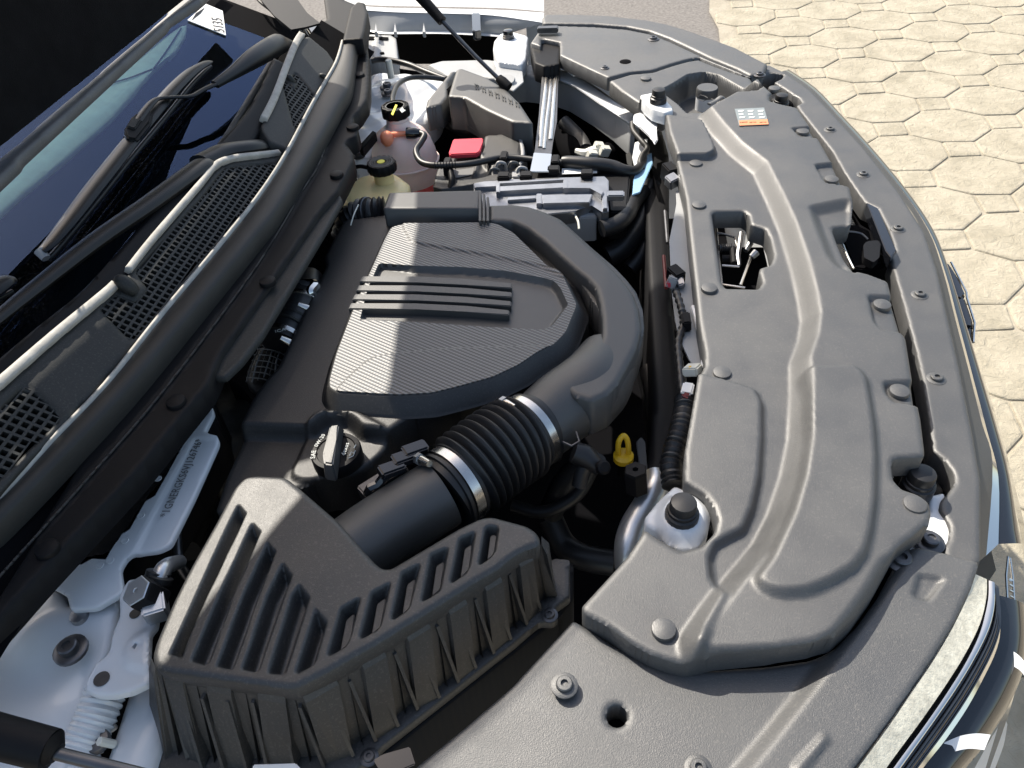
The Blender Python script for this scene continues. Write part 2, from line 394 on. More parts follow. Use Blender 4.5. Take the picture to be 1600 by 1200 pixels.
def box(name, c, size, m, parent=None, rot=(0, 0, 0), bev=.002, label=None):
    bm = bmesh.new(); bmesh.ops.create_cube(bm, size=1); 
    for v in bm.verts: v.co = Vector((v.co.x*size[0], v.co.y*size[1], v.co.z*size[2]))
    if bev: bmesh.ops.bevel(bm, geom=bm.edges[:], offset=min(bev, min(size)*.3), segments=2, affect='EDGES')
    from mathutils import Euler
    bm.transform(Matrix.Translation(Vector(c)) @ Euler(rot).to_matrix().to_4x4())
    me = bpy.data.meshes.new(name); bm.to_mesh(me); bm.free(); me.materials.append(m)
    me.polygons.foreach_set("use_smooth", [True]*len(me.polygons)); me.set_sharp_from_angle(angle=R(30))
    o = bpy.data.objects.new(name, me); link(o, parent)
    if label: o['label'] = label
    return o
def pt(L, z=None):
    """list of (px,py,z) -> world points"""
    return [P(a[0], a[1], a[2] if len(a) > 2 else z) for a in L]

def bead(name, A, B, z, h, m, parent, label=None, drop=.03, n=8):
    """long rounded rubber section between two pixel lines"""
    a = smooth_poly(np.array(pt(A, z)), 5, False); b = smooth_poly(np.array(pt(B, z)), 5, False)
    d = np.r_[0, np.cumsum(np.linalg.norm(np.diff(b, axis=0), axis=1))]; tq = np.linspace(0, d[-1], len(a)); b = np.stack([np.interp(tq, d, b[:, c]) for c in range(3)], 1)
    V = []; F = []; K = n+3
    for i in range(len(a)):
        V.append(a[i]-[0, 0, drop])
        for j in range(n+1):
            t = j/n; q = a[i]*(1-t)+b[i]*t; V.append(q + np.array([0, 0, h*(math.sin(math.pi*t)**.6 - 1)]))
        V.append(b[i]-[0, 0, drop])
    for i in range(len(a)-1):
        for j in range(K-1): q = i*K+j; F.append((q, q+1, q+K+1, q+K))
    return mk(name, V, F, m, parent, label, 80)
def z_under(p_top, z_top, p):
    """level at which pixel p lies straight below the top point (same distance across the car)"""
    y0 = P(*p_top, z_top)[1]; lo, hi = .5, z_top
    for _ in range(40):
        mid = (lo+hi)/2
        if P(*p, mid)[1] > y0: lo = mid
        else: hi = mid
    return (lo+hi)/2
# ================================================================ THE SETTING
def sheet(name, pts, z, m):
    o = mk(name, [(x, y, z) for x, y in pts], [tuple(range(len(pts)))], m, None, smooth=False); o['kind'] = 'structure'; return o
sheet('asphalt', [(-90, -60), (90, -60), (90, 90), (-90, 90)], -.02, M_['asph'])
pav = sheet('pavement', [(.62, -40), (60, -40), (60, 5.9), (.66, 5.9), (.60, 5.2), (.63, 4.9), (.61, 4.5), (.64, 4.1)], -.006, M_['joint'])
K0 = np.array([1.295, 4.002]); v1 = np.array([.2575, .263]); v2 = np.array([-.25, .2])
sq = np.array([(-.072, -.078), (.066, -.066), (.074, .066), (-.066, .062)])
def stone(poly, cx, h=.001):
    poly = rc(np.array(poly)+np.random.uniform(-.004, .004, (len(poly), 2)), .012, 2); N = len(poly); c = poly.mean(0)
    g = (poly-c); L = np.linalg.norm(g, axis=1)[:, None]
    rings = [(poly - g/L*.003, -.0055), (poly - g/L*.006, -.001), (poly - g/L*.012, h*.6)]
    V = [(p[0], p[1], z) for P_, z in rings for p in P_]; F = []
    for k in range(2):
        for i in range(N): F.append((k*N+i, k*N+(i+1) % N, (k+1)*N+(i+1) % N, (k+1)*N+i))
    F.append(tuple(2*N+i for i in range(N)))
    mk('paving_stone', V, F, M_['conc'], pav, smooth=False)
def vis(c):
    d = c - np.array([0, 0]); return .66 < c[0] < 2.9 and .3 < c[1] < 5.6
for i in range(-14, 12):
    for j in range(-14, 12):
        c = K0 + i*v1 + j*v2
        if vis(c) and c[0] < .62*c[1]+1.0: stone(sq + c, c)
        o8 = c + (v1+v2)/2
        if vis(o8) and o8[0] < .62*o8[1]+1.05:
            A, B, C_, D_ = c, c+v1, c+v1+v2, c+v2          # bottom, right, top, left squares round the octagon
            stone([A+sq[3], A+sq[2], B+sq[0], B+sq[3], C_+sq[1], C_+sq[0], D_+sq[2], D_+sq[1]][:8], o8)

# ================================================================ THE CAR
car = bpy.data.objects.new('car', None); COL.objects.link(car); car.location = CAR_LOC
car['label'] = 'white car seen close with its hood raised and its engine bay open'; car['category'] = 'car'

# ---- raised hood: underside, rear lip, and added cutouts, out of view, that shape the sun strips
LX = P(140, 120, 1.235)[0]
TH = R(86); hu = np.array([0, 1., 0]); hv = np.array([math.cos(TH), 0, math.sin(TH)])
HF = Fr((LX, 1.02, 1.237), -hu, hv)       # normal points backwards/up (outside of the hood)
def to_hood(p):
    t = (HF.o - p).dot(HF.n)/SD.dot(HF.n); q = p + SD*t - HF.o; return np.array([q.dot(HF.u), q.dot(HF.v)])
slit_px = [(662, 280, 1.03), (660, 350, 1.031), (645, 432, 1.031), (625, 515, 1.031), (617, 600, 1.031), (629, 668, 1.005), (566, 715, 1.005), (478, 774, 1.05), (443, 812, 1.05),
           (400, 865, 1.05), (344, 922, 1.05), (314, 960, 1.05), (260, 1036, 1.05), (225, 1050, 1.05), (210, 1000, 1.05), (285, 860, 1.05), (355, 740, 1.04),
           (430, 700, 1.01), (498, 690, 1.005), (514, 645, 1.005), (510, 597, 1.031), (538, 502, 1.031), (585, 410, 1.031), (612, 352, 1.031), (636, 280, 1.03)]
slit = np.array([to_hood(P(*p)) for p in slit_px])
edge_px = [(560, 1290), (650, 1197), (725, 1137), (800, 1073), (893, 968), (908, 946), (975, 868), (1010, 840), (1060, 862), (1095, 848), (1100, 800), (1066, 752), (1080, 640), (1090, 585), (1099, 552), (1090, 500), (1078, 387), (1062, 300)]
edge_pts = [to_hood(P(x-3, y, 1.022)) for x, y in edge_px]
hood_out = np.array([(.84, 0), (.84, .6)] + [tuple(p) for p in edge_pts] + [(-.80, .98), (-.80, .55), (-.69, .32), (-.69, 0)])  # unseen edges shaped so the hood's shadow ends along the front covers
def ribbon(W3, w): return np.array([to_hood(p + np.array([w, 0, 0])) for p in W3] + [to_hood(p - np.array([w, 0, 0])) for p in W3[::-1]])
CF = Fr((-.548, 1.0, 1.088), (0, 1, 0), (-.075, 0, .05))
fl = smooth_poly(np.array(pt([(-40, 806), (0, 772), (75, 690), (162, 600), (250, 490), (330, 395), (400, 308), (445, 240), (485, 165), (505, 130)], 1.109)), 3, False)
l1 = smooth_poly(np.array([CF.pw(p, .007) for p in ((-40, 630), (0, 600), (85, 526), (160, 464), (200, 424), (240, 373), (310, 292), (336, 260), (362, 249), (400, 245))]), 3, False)
sun_cutouts = [slit, ribbon(fl, .0065), ribbon(l1, .008)]  # added slots that put sun on engine cover, air box and cowl edges
hood = relief('hood', hood_out, M_['felt'], car, HF.up(0), holes=sun_cutouts, res=.010, skirt=0, er=0, r=.05, hr=0, label='raised hood seen from below, lined with black felt')
relief('outer_skin', hood_out, M_['white'], hood, HF.up(.006), holes=sun_cutouts, res=.010, skirt=0, er=0, r=.05, hr=0)
rim = rc(hood_out, .05)
V = np.concatenate([HF.w(rim, 0), HF.w(rim, .006)]); N = len(rim)
mk('hood_edge', V, [(i, (i+1) % N, N+(i+1) % N, N+i) for i in range(N)], M_['greypaint'], hood)
H125 = H(1.23)
relief('rear_lip', [(-60, 300), (0, 243), (32, 220), (34, 215), (258, 24), (262, 14), (300, -18), (340, -52), (372, -50), (320, -12), (312, -2), (262, 30), (257, 38), (28, 245), (24, 253), (0, 275), (-60, 330)], M_['trim2'], hood, H125, res=.006, skirt=.012, er=.006, r=.004)

# ---- windscreen
WF = Fr((-.70, 1.0, 1.065), (0, 1, 0), (-math.cos(R(22)), 0, math.sin(R(22))))
relief('windscreen', np.array([(-1.1, .012), (.45, .012), (.62, .02), (.72, .07), (.72, .3), (.66, .7), (.6, 1.1), (-1.1, 1.1)]), M_['glass'], car, WF, res=.02, skirt=.004, er=0, r=.01,
       label='dusty windscreen with a stock sticker in its far corner')
ws = bpy.data.objects['windscreen']
IN = WF.up(-.012)
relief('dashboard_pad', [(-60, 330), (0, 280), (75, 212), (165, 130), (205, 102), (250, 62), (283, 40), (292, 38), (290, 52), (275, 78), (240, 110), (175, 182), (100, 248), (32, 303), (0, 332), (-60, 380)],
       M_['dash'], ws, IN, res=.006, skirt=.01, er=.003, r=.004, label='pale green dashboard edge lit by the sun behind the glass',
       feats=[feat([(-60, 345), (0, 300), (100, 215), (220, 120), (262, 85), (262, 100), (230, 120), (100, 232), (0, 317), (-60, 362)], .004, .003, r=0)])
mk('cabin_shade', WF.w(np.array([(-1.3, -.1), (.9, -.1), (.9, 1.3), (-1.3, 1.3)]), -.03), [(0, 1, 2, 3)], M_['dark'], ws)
# black ceramic border of the glass below the hood lip and behind the far edge
relief('glass_border', [(-60, 300), (0, 262), (150, 125), (290, 8), (330, -30), (350, -20), (300, 24), (283, 36), (205, 98), (75, 208), (0, 274), (-60, 322)], M_['black'], ws, WF.up(-.006), res=.01, skirt=0, er=0, r=0)
for a, b in (((165, 132), (238, 108)), ((240, 107), (283, 44))):
    tube('pad_seam', [IN.pw(a, .004), IN.pw(((a[0]+b[0])/2, (a[1]+b[1])/2+2), .004), IN.pw(b, .004)], .0015, M_['duct'], ws, seg=6)
# sticker
SF = WF.up(.003)
st = prism('stock_sticker', [(322, 6), (348, 17), (353, 55), (293, 31)], SF, -.001, .0008, M_['paper'], ws, 0, label='white sticker with the number 5135 in the far corner of the glass')
text('sticker_number', '5135', SF, (351, 52), (343, 16), .032, M_['ink'], ws, h=.0015, stretch=1.0)
for k in range(7):
    a = SF.pw((300+k*2.0, 31-k*1.6+0), .0016); b = SF.pw((307+k*2.0, 20-k*1.3), .0016)
    tube('barcode_line', [a, b], .0007, M_['ink'], st, seg=4, sm=False)

# ---- cowl
CF = Fr((-.548, 1.0, 1.088), (0, 1, 0), (-.075, 0, .05))
vent1 = [(157, 483), (182, 459), (213, 472), (233, 452), (212, 424), (322, 302), (352, 262), (436, 255), (400, 307), (330, 385), (206, 533)]
vent2 = [(41, 601), (96, 652), (0, 746), (-60, 800), (-60, 700), (0, 640)]
vent3 = [(442, 130), (449, 124), (459, 140), (466, 134), (458, 118), (463, 114), (492, 150), (466, 203), (461, 200)]
lipl = [(-70, 668), (0, 606), (85, 532), (160, 470), (182, 446), (200, 428), (240, 378), (310, 298), (336, 265), (362, 252), (400, 247), (441, 240)]
seal_l = [(-70, 830), (0, 772), (75, 690), (162, 600), (250, 490), (330, 395), (400, 308), (445, 240), (485, 165), (505, 130), (525, 95), (535, 62), (547, 17), (560, 5)]
seal_r = [(-70, 868), (0, 806), (100, 705), (200, 600), (300, 482), (400, 362), (435, 318), (500, 212), (530, 158), (547, 125), (556, 62), (568, 45), (573, 15)]
cowl = relief('cowl_panel', lipl + seal_l[:8][::-1], M_['blackcowl'], car, CF, feats=[feat([(-70, 678), (0, 616), (160, 479), (318, 300), (345, 270), (300, 250), (-70, 560)], .0, .003)], holes=[vent1, vent2],
              res=.005, skirt=.03, er=.004, r=.002, label='black plastic cowl panel with square-mesh air inlets along the foot of the windscreen')
relief('cowl_end_panel', [(408, 197), (425, 162), (447, 105), (458, 78), (467, 60), (483, 56), (512, 80), (524, 98), (500, 140), (480, 180), (450, 235), (420, 222), (410, 206)], M_['blackcowl'], cowl, CF.up(.006),
       holes=[vent3], res=.004, skirt=.03, er=.004, r=.004)
def lattice(name, poly, fr, cell, bar, parent, depth=.008, rot=0.0):
    A = fr.pxs(poly, 0); ex = A[5]-A[4] if rot is None else np.array([math.cos(rot), math.sin(rot)]); ex /= np.linalg.norm(ex); ey = np.array([-ex[1], ex[0]])
    B = np.stack([A@ex, A@ey], 1); lo, hi = B.min(0), B.max(0); V = []; F = []; hc, hb = cell/2, cell/2-bar/2
    for i in range(int((hi[0]-lo[0])/cell)+1):
        for j in range(int((hi[1]-lo[1])/cell)+1):
            c = lo + (np.array([i, j])+.5)*cell
            if poly_sd(c[None], B)[0] > cell*.15: continue
            b0 = len(V)
            for (s, z) in ((hc, 0), (hb, 0), (hb, -depth)):
                for a_, b_ in ((-1, -1), (1, -1), (1, 1), (-1, 1)):
                    q = c + np.array([a_, b_])*s; V.append(fr.w(q[0]*ex+q[1]*ey, z)[0])
            for r_ in (0, 4):
                for k in range(4): F.append((b0+r_+k, b0+r_+(k+1) % 4, b0+r_+4+(k+1) % 4, b0+r_+4+k))
    return mk(name, V, F, M_['blackcowl'], parent, smooth=False)
for v in (vent1, vent2): lattice('vent_mesh', v, CF.up(-.0015), .0098, .0032, cowl)
lattice('vent_mesh', vent3, CF.up(.0045), .0098, .0032, cowl)
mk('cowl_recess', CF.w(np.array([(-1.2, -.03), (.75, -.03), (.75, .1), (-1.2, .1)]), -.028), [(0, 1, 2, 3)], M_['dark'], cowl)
# raised rear edge of the cowl coloured pale to look sunlit
def strip(name, line, w0, fr, m, parent, res=.004, skirt=.01, er=.003, h=0.0, ext=True, **k):
    """strip of width w0 (metres) along a pixel line, lying on frame"""
    c = smooth_poly(fr.pxs(line), 4, False); T = np.gradient(c, axis=0); T /= np.linalg.norm(T, axis=1)[:, None]; Nn = np.stack([-T[:, 1], T[:, 0]], 1)
    return relief(name, np.concatenate([c+Nn*w0/2, (c-Nn*w0/2)[::-1]]), m, parent, fr.up(h), res=res, skirt=skirt, er=er, r=0, **k)
strip('cowl_rear_edge', [(-70, 660), (0, 600), (85, 526), (160, 464), (180, 446)], .011, CF, M_['dusty'], cowl, h=.007, res=.003)  # pale strip colours in the sunlit line
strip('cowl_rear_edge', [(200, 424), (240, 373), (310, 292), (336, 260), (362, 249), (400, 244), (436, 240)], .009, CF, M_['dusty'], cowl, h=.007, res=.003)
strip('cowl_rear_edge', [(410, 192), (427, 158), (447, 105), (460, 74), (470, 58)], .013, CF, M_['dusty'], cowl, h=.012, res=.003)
strip('glass_seal', [(-70, 640), (0, 585), (85, 510), (160, 445), (240, 350), (300, 280), (342, 232), (375, 180), (400, 138), (425, 96), (440, 70)], .012, WF, M_['seal'], ws, h=.004, res=.004)
strip('scuttle_strip', [(-70, 655), (0, 594), (85, 520), (160, 456), (240, 362), (310, 280), (355, 236), (400, 185), (425, 140), (445, 95)], .04, CF, M_['black'], cowl, h=-.004, res=.006)
# washer nozzles
for a, b in (((183, 438), (214, 458)), ((500, 118), (520, 131)), ((449, 121), (461, 131))):
    c0, c1 = CF.pw(a, .006), CF.pw(b, .003)
    s_ = 1.0 if a[0] < 300 else .55
    tube('washer_nozzle', [c0, c0*.7+c1*.3+np.array([0, 0, .004]), c0*.3+c1*.7+np.array([0, 0, .002]), c1], [.007*s_, .0095*s_, .0095*s_, .006*s_], M_['blackcowl'], cowl, seg=12)
# ---- hood seal and bulkhead cover
SFm = H(1.108)
SC_ = smooth_poly(seal_l, 4, False); SR_ = smooth_poly(seal_r, 4, False)
seal = bead('hood_seal', seal_l, seal_r, 1.107, .006, M_['seal'], car, label='long rubber hood seal with an edge coloured pale as if sunlit')
strip('seal_flange', seal_l[:12], .0045, SFm, M_['dusty'], seal, h=.001, res=.0025, er=.0015)  # pale strip paints the sunlit edge of the seal
bulk_edge = [(573, 15), (572, 60), (576, 92), (576, 135), (573, 155), (562, 172), (552, 182), (552, 192), (560, 200), (557, 212), (545, 217), (539, 224), (545, 230), (552, 240), (552, 252), (540, 275), (528, 298), (500, 330), (370, 516), (345, 552),
             (325, 600), (212, 737), (60, 897), (-70, 1040)]
seam = [(558, 60), (551, 105), (535, 150), (500, 250), (472, 297), (400, 415), (262, 600), (140, 742), (0, 897), (-70, 975)]
bulk = relief('bulkhead_cover', [tuple(p) for p in SR_] + bulk_edge[::-1], M_['black'], car, H(1.075), res=.005, skirt=.03, er=.003, r=.004,
              feats=[feat([tuple(p) for p in SR_] + seam[::-1], .003, .0015, r=0)], label='black bulkhead cover between the hood seal and the engine')
strip('seal_lip', [(p[0], p[1]) for p in seam], .0022, H(1.079), M_['rubber'], bulk, res=.002, skirt=.002, er=.0008)
relief('bulkhead_flange', [(535, 312), (508, 360), (410, 522), (378, 564), (352, 589), (327, 590), (345, 552), (370, 516), (500, 330), (527, 298)], M_['blackcowl'], bulk, H(1.066), res=.004, skirt=.007, er=.003, r=.003)
relief('lower_wall', [(325, 600), (330, 640), (300, 690), (250, 770), (170, 880), (100, 890), (60, 900), (212, 737)], M_['black'], bulk, H(1.0), res=.008, skirt=.1, er=.003, r=.003)
for p in ((275, 628), (74, 858), (526, 273), (418, 440), (561, 117), (551, 199)):
    stud('push_pin', 'pin', P(p[0], p[1], 1.077), .0115, M_['black'], bulk)

# ---- wipers
WG = WF; WF = Fr((-.69, 1.0, 1.078), (0, 1, 0), (-math.cos(R(22)), 0, math.sin(R(22))))
wip = bpy.data.objects.new('wiper', None); link(wip, car)
def arm(parent, pts, rads, m='wiper', nm='wiper_arm', **k): return tube(nm, [WF.pw((a, b), h) for a, b, h in pts], rads, M_[m], parent, **k)
w1 = arm(car, [(470, 78, .0), (446, 66, .012), (436, 68, .03), (402, 88, .042), (366, 113, .042), (336, 132, .04)], [.014, .016, .023, .021, .013, .0085], nm='far_wiper', flat=.6, label='raised far wiper arm and blade resting on the windscreen')
arm(w1, [(336, 132, .040), (318, 140, .038), (299, 150, .036), (272, 152, .036), (249, 154, .036), (236, 162, .036), (214, 190, .034)], [.007, .006, .006, .006, .006, .008, .009], flat=.5)
arm(w1, [(331, 96, .018), (322, 99, .020), (300, 112, .022), (275, 135, .023), (252, 161, .023), (225, 193, .023), (207, 216, .023)], [.003, .010, .014, .0155, .016, .0165, .016], nm='wiper_blade', flat=.45)
arm(w1, [(205, 220, .023), (172, 262, .022), (142, 300, .021), (107, 346, .019), (79, 380, .016), (64, 393, .014)], [.016, .0165, .016, .014, .011, .008], nm='wiper_blade', flat=.45)
arm(w1, [(329, 104, .004), (302, 130, .005), (260, 182, .006), (205, 248, .006), (146, 322, .005), (90, 390, .004), (76, 404, .003)], [.0045]*7, m='rubber', nm='blade_rubber')
arm(w1, [(62, 392, .012), (72, 404, .008)], [.008, .006], m='plug', nm='blade_tip', sm=False)
CFm = WF.up(.035)
prism('blade_clip', [(207, 178), (230, 168), (240, 176), (236, 190), (214, 218), (198, 215), (193, 202)], WF, .02, .037, M_['wiper'], w1, .004)
prism('clip_button', [(197, 196), (207, 183), (221, 186), (211, 201)], WF, .036, .041, M_['blackcowl'], w1, .002)
WF = Fr((-.675, 1.0, 1.105), (0, 1, 0), (-math.cos(R(24)), 0, math.sin(R(24))))
w2 = arm(car, [(440, 233, .0), (425, 228, .016), (395, 231, .034), (352, 237, .04), (330, 246, .042), (312, 254, .044)], [.010, .016, .022, .022, .021, .020], nm='near_wiper', flat=.6, label='near wiper arm crossing the foot of the windscreen')
arm(w2, [(322, 256, .044), (318, 258, .046), (296, 273, .048), (230, 321, .052), (150, 376, .054), (60, 446, .057), (0, 494, .06), (-60, 542, .064)], [.012, .019, .0195, .018, .016, .013, .011, .010], flat=.6)
arm(w2, [(22, 437, .02), (8, 440, .022), (-20, 458, .022), (-80, 500, .02)], [.008, .014, .017, .018], nm='wiper_blade', flat=.5)
arm(w2, [(20, 455, .008), (-20, 476, .008)], [.003, .003], m='rubber', nm='blade_rubber', sm=False)
WF = WG
prism('side_glass', [(400, -30), (408, 0), (428, 24), (455, 46), (478, 42), (500, 36), (480, 20), (462, -5), (455, -30)], H(1.13), -.004, 0, M_['black'], ws, 0)
# ================================================================ FRONT OF THE CAR
T = 1.03
# ---- radiator (front) cover
rad_out = [(1069, 753), (1100, 772), (1114, 790), (1121, 812), (1116, 832), (1097, 852), (1065, 860), (1032, 842), (1008, 826), (980, 869), (908, 948), (913, 958), (950, 977), (985, 1003), (1020, 1022), (1050, 1032), (1074, 1038),
           (1110, 1036), (1200, 1030), (1262, 1022), (1300, 1008), (1330, 980), (1362, 935), (1395, 875), (1420, 855), (1440, 838), (1452, 820), (1456, 800), (1452, 782), (1435, 770), (1410, 762), (1397, 748), (1394, 722), (1400, 714), (1446, 711),
           (1446, 700), (1440, 650), (1436, 631), (1433, 631), (1427, 590), (1417, 525), (1412, 517), (1395, 460), (1389, 435), (1355, 425), (1335, 422), (1310, 365), (1304, 347), (1307, 343), (1333, 340), (1335, 315), (1329, 288), (1319, 284), (1304, 252), (1300, 249), (1279, 213), (1275, 209),
           (1264, 192), (1246, 167), (1222, 163), (1203, 158), (1202, 150), (1207, 146), (1190, 131), (1172, 122), (1150, 115), (1112, 101), (1092, 93), (1075, 96), (1050, 103), (1020, 113), (985, 116), (952, 126), (972, 142), (1001, 161), (1022, 170), (1040, 186), (1045, 215), (1057, 250), (1072, 312), (1080, 387), (1087, 450),
           (1092, 500), (1101, 550), (1101, 572), (1090, 592), (1085, 620), (1078, 660), (1070, 705)]
rim_line = [(1112, 166), (1133, 192), (1160, 220), (1200, 250), (1225, 300), (1245, 345), (1265, 405), (1277, 450), (1284, 487), (1280, 520), (1268, 555), (1270, 600), (1268, 675), (1257, 737), (1237, 800), (1212, 850), (1167, 905), (1130, 955), (1098, 1003)]
body = rim_line + [(1120, 1008), (1200, 1007), (1245, 1009), (1278, 1000), (1302, 980), (1328, 947), (1350, 915), (1375, 872), (1500, 800), (1500, 400), (1300, 160), (1220, 100), (1160, 140)]
pad_left = [(1000, 560), (1150, 598), (1178, 607), (1187, 627), (1187, 680), (1183, 740), (1172, 790), (1158, 822), (1135, 833), (1113, 845), (1104, 870), (1107, 900), (1128, 935), (1100, 985), (1076, 1060), (850, 1060), (850, 700)]
pad_right = [(1262, 571), (1338, 569), (1351, 585), (1357, 620), (1363, 660), (1366, 710), (1364, 775), (1358, 820), (1348, 857), (1330, 880), (1296, 900), (1262, 914), (1225, 917), (1203, 911), (1190, 900), (1212, 870), (1245, 800), (1263, 740), (1272, 680), (1270, 610)]
flap = [(1000, 150), (1041, 177), (1097, 186), (1101, 193), (1116, 226), (1116, 233), (1106, 239), (1055, 240), (1000, 215)]
well = [(1031, 140), (1050, 131), (1075, 116), (1100, 112), (1123, 117), (1162, 140), (1192, 152), (1180, 160), (1116, 163), (1098, 176), (1074, 176), (1058, 160)]
latch_rec = [(1262, 321), (1328, 305), (1345, 318), (1340, 430), (1304, 417), (1290, 398), (1272, 350)]
pockets = [[(1355, 460), (1410, 457), (1425, 519), (1378, 514), (1365, 502)], [(1379, 594), (1440, 590), (1447, 632), (1398, 628), (1384, 614)], [(1236, 199), (1272, 195), (1290, 214), (1250, 213)], [(1272, 255), (1310, 249), (1330, 288), (1290, 284)]]
big_hole = [(1113, 334), (1117, 330), (1162, 329), (1170, 335), (1173, 350), (1196, 357), (1203, 372), (1209, 400), (1204, 414), (1188, 418), (1186, 424), (1191, 442), (1185, 451), (1134, 449), (1128, 440)]
def radz(Q):
    return -.010*np.clip((Q[:, 0]-.30)/.12, 0, 1)**2 + .0015*np.sin(Q[:, 1]*11+1)*np.sin(Q[:, 0]*17)
_b = np.array(body, float); _l = np.array(pad_left, float); _ro = np.array(rad_out, float)
_hb = np.where(poly_sd(_ro, _b) < 1, .022, np.where((poly_sd(_ro, _l) < 1) & (_ro[:, 1] > 600), .009, 0.0))
rad_uv = rc(np.array([H(T).px(p, h) for p, h in zip(rad_out, _hb)]), .003)
radc = relief('radiator_cover', rad_uv, M_['trim'], car, z=T, res=.0028, skirt=.028, er=.005, r=0, zf=radz, holes=[big_hole], ang=50,
              feats=[feat(body, .022, .022, r=.004), feat(pad_left, .009, .007, r=.004), feat(pad_right, .009, .008, b=.022, r=.006), feat(flap, .012, .003, r=.006), feat(well, -.05, .006, r=.006), feat(latch_rec, -.012, .016, b=.022, r=.01)] +
                    [feat(p, -.007, .0042, b=.022, r=.006) for p in pockets],
              label='grained black plastic cover over the radiator with a deep washer well')
for p, h in [((1092, 321), 0), ((1108, 451), 0), ((1128, 583), 0), ((1087, 256), 0), ((1037, 984), .009), ((1429, 789), .02), ((1009, 123), 0), ((1210, 139), .02), ((1378, 477), .015), ((1405, 612), .015), ((1299, 281), .015), ((1254, 206), .015)]:
    stud('push_pin', 'pin_slot', P(p[0], p[1], T+h+.001), .0112, M_['trim'], radc)
# warning label
LF = H(T+.023)
lb = prism('warning_label', [(1148, 170), (1194, 168), (1201, 194), (1155, 196)], LF, -.001, .0006, M_['label'], radc, 0, label='small grey and orange warning label')
prism('orange_band', [(1154.5, 188), (1199, 186), (1201, 194), (1156, 196)], LF, .0006, .0011, M_['labelor'], lb, 0)
for c, (x, w_) in enumerate(((1153, 10), (1168, 10), (1184, 10))):
    for r_ in range(3):
        y0 = 172+r_*5
        prism('label_symbol', [(x+r_, y0), (x+w_-3*(r_ == 1)+r_, y0-.4), (x+w_-2+r_, y0+2.4), (x+r_+.8, y0+2.8)], LF, .0006, .0012, M_['paleprint'], lb, 0)
    text('label_text', 'WARNING' if c == 0 else 'HOT FAN', LF, (x+3, 193), (x+13, 192.4), .0045, M_['ink'], lb, h=.0014, stretch=.6)
# washer filler in the well
wc = P(1103, 158, T-.035)
neck = lathe('washer_neck', [(.021, -.03), (.021, .012), (.018, .014)], wc, (0, 0, 1), M_['white'], car, 24, label='white filler neck of the screen washer with its black cap')
lathe('washer_cap', [(.022, .012), (.022, .026), (.0205, .029), (.0001, .029)], wc, (0, 0, 1), M_['trim'], neck, 28)
cq = H(wc[2]+.0295); tube('cap_tab', pt([(1108, 163, T), (1118, 158, T), (1127, 152, T+.003), (1133, 155, T)]), [.005, .005, .006, .004], M_['trim2'], neck, seg=8, flat=.4)
for a, b in (((1089, 153), (1094, 148)), ((1094, 148), (1101, 150)), ((1091, 155), (1099, 158)), ((1099, 158), (1106, 155)), ((1111, 154), (1116, 156)), ((1101, 150), (1106, 153))):
    tube('cap_symbol', [cq.pw(a), cq.pw(b)], .0007, M_['ink'], neck, seg=4, sm=False)
# latch mechanism seen through the opening
lt = box('hood_latch', P(1160, 395, .96)-np.array([0, 0, .03]), (.09, .12, .004), M_['dark'], car, label='hood latch with springs and levers in the cover opening')
def rod(parent, L, r, m='steel', nm='latch_rod', sm=False, **k): return tube(nm, pt(L), r, M_[m], parent, seg=8, sm=sm, **k)
rod(lt, [(1119, 357, .985), (1122, 395, .985), (1128, 445, .985), (1164, 450, .985)], .0022)
rod(lt, [(1120, 364, .99), (1132, 366, .99), (1148, 371, .99), (1152, 387, .99)], .0018)
rod(lt, [(1158, 364, 1.0), (1153, 400, .99), (1155, 415, .985)], [.004, .004, .003], 'darksteel', 'latch_lever')
rod(lt, [(1173, 380, .99), (1165, 392, .985)], [.005, .004], 'alu', 'latch_lever'); rod(lt, [(1182, 394, .99), (1174, 402, .985)], [.006, .005], 'alu', 'latch_lever')
rod(lt, [(1173, 402, .985), (1157, 446, .985)], .0022); rod(lt, [(1128, 415, .985), (1155, 417, .985)], .0022)
rod(lt, [(1145, 388, .985), (1147, 412, .985)], .005, 'black', 'latch_lever')
c0, c1 = P(1124, 388, .985), P(1143, 387, .985)
sp = [c0+(c1-c0)*t/64 + .006*np.array([0, math.cos(t*.7), math.sin(t*.7)]) for t in range(65)]
tube('spring', sp, .0012, M_['darksteel'], lt, seg=5, sm=False)
rod(lt, [(1142, 405, .975), (1128, 405, .975)], .007, 'black', 'latch_lever')
# secondary catch by the outer gap
sc_ = prism('safety_catch', [(1308, 352), (1345, 350), (1370, 365), (1385, 410), (1350, 420), (1335, 418)], H(.99), -.012, 0, M_['dark'], car, .002, label='dark safety catch hook beside the front gap')
rod(sc_, [(1312, 366, 1.01), (1325, 362, 1.013), (1345, 365, 1.012), (1356, 374, 1.008)], .0016, 'darksteel', 'catch_wire', sm=True)
rod(sc_, [(1311, 368, 1.01), (1324, 400, 1.006), (1334, 420, 1.004)], .0018, 'steel', 'catch_wire', sm=True)
prism('catch_hook', [(1349, 383), (1354, 377), (1372, 375), (1376, 381), (1374, 402), (1365, 410), (1350, 402)], H(1.0), 0, .012, M_['black'], sc_, .003, r=.003)
prism('catch_plate', [(1354, 316), (1372, 325), (1400, 390), (1392, 402), (1384, 392)], H(1.015), -.02, 0, M_['gloss'], sc_, .001)

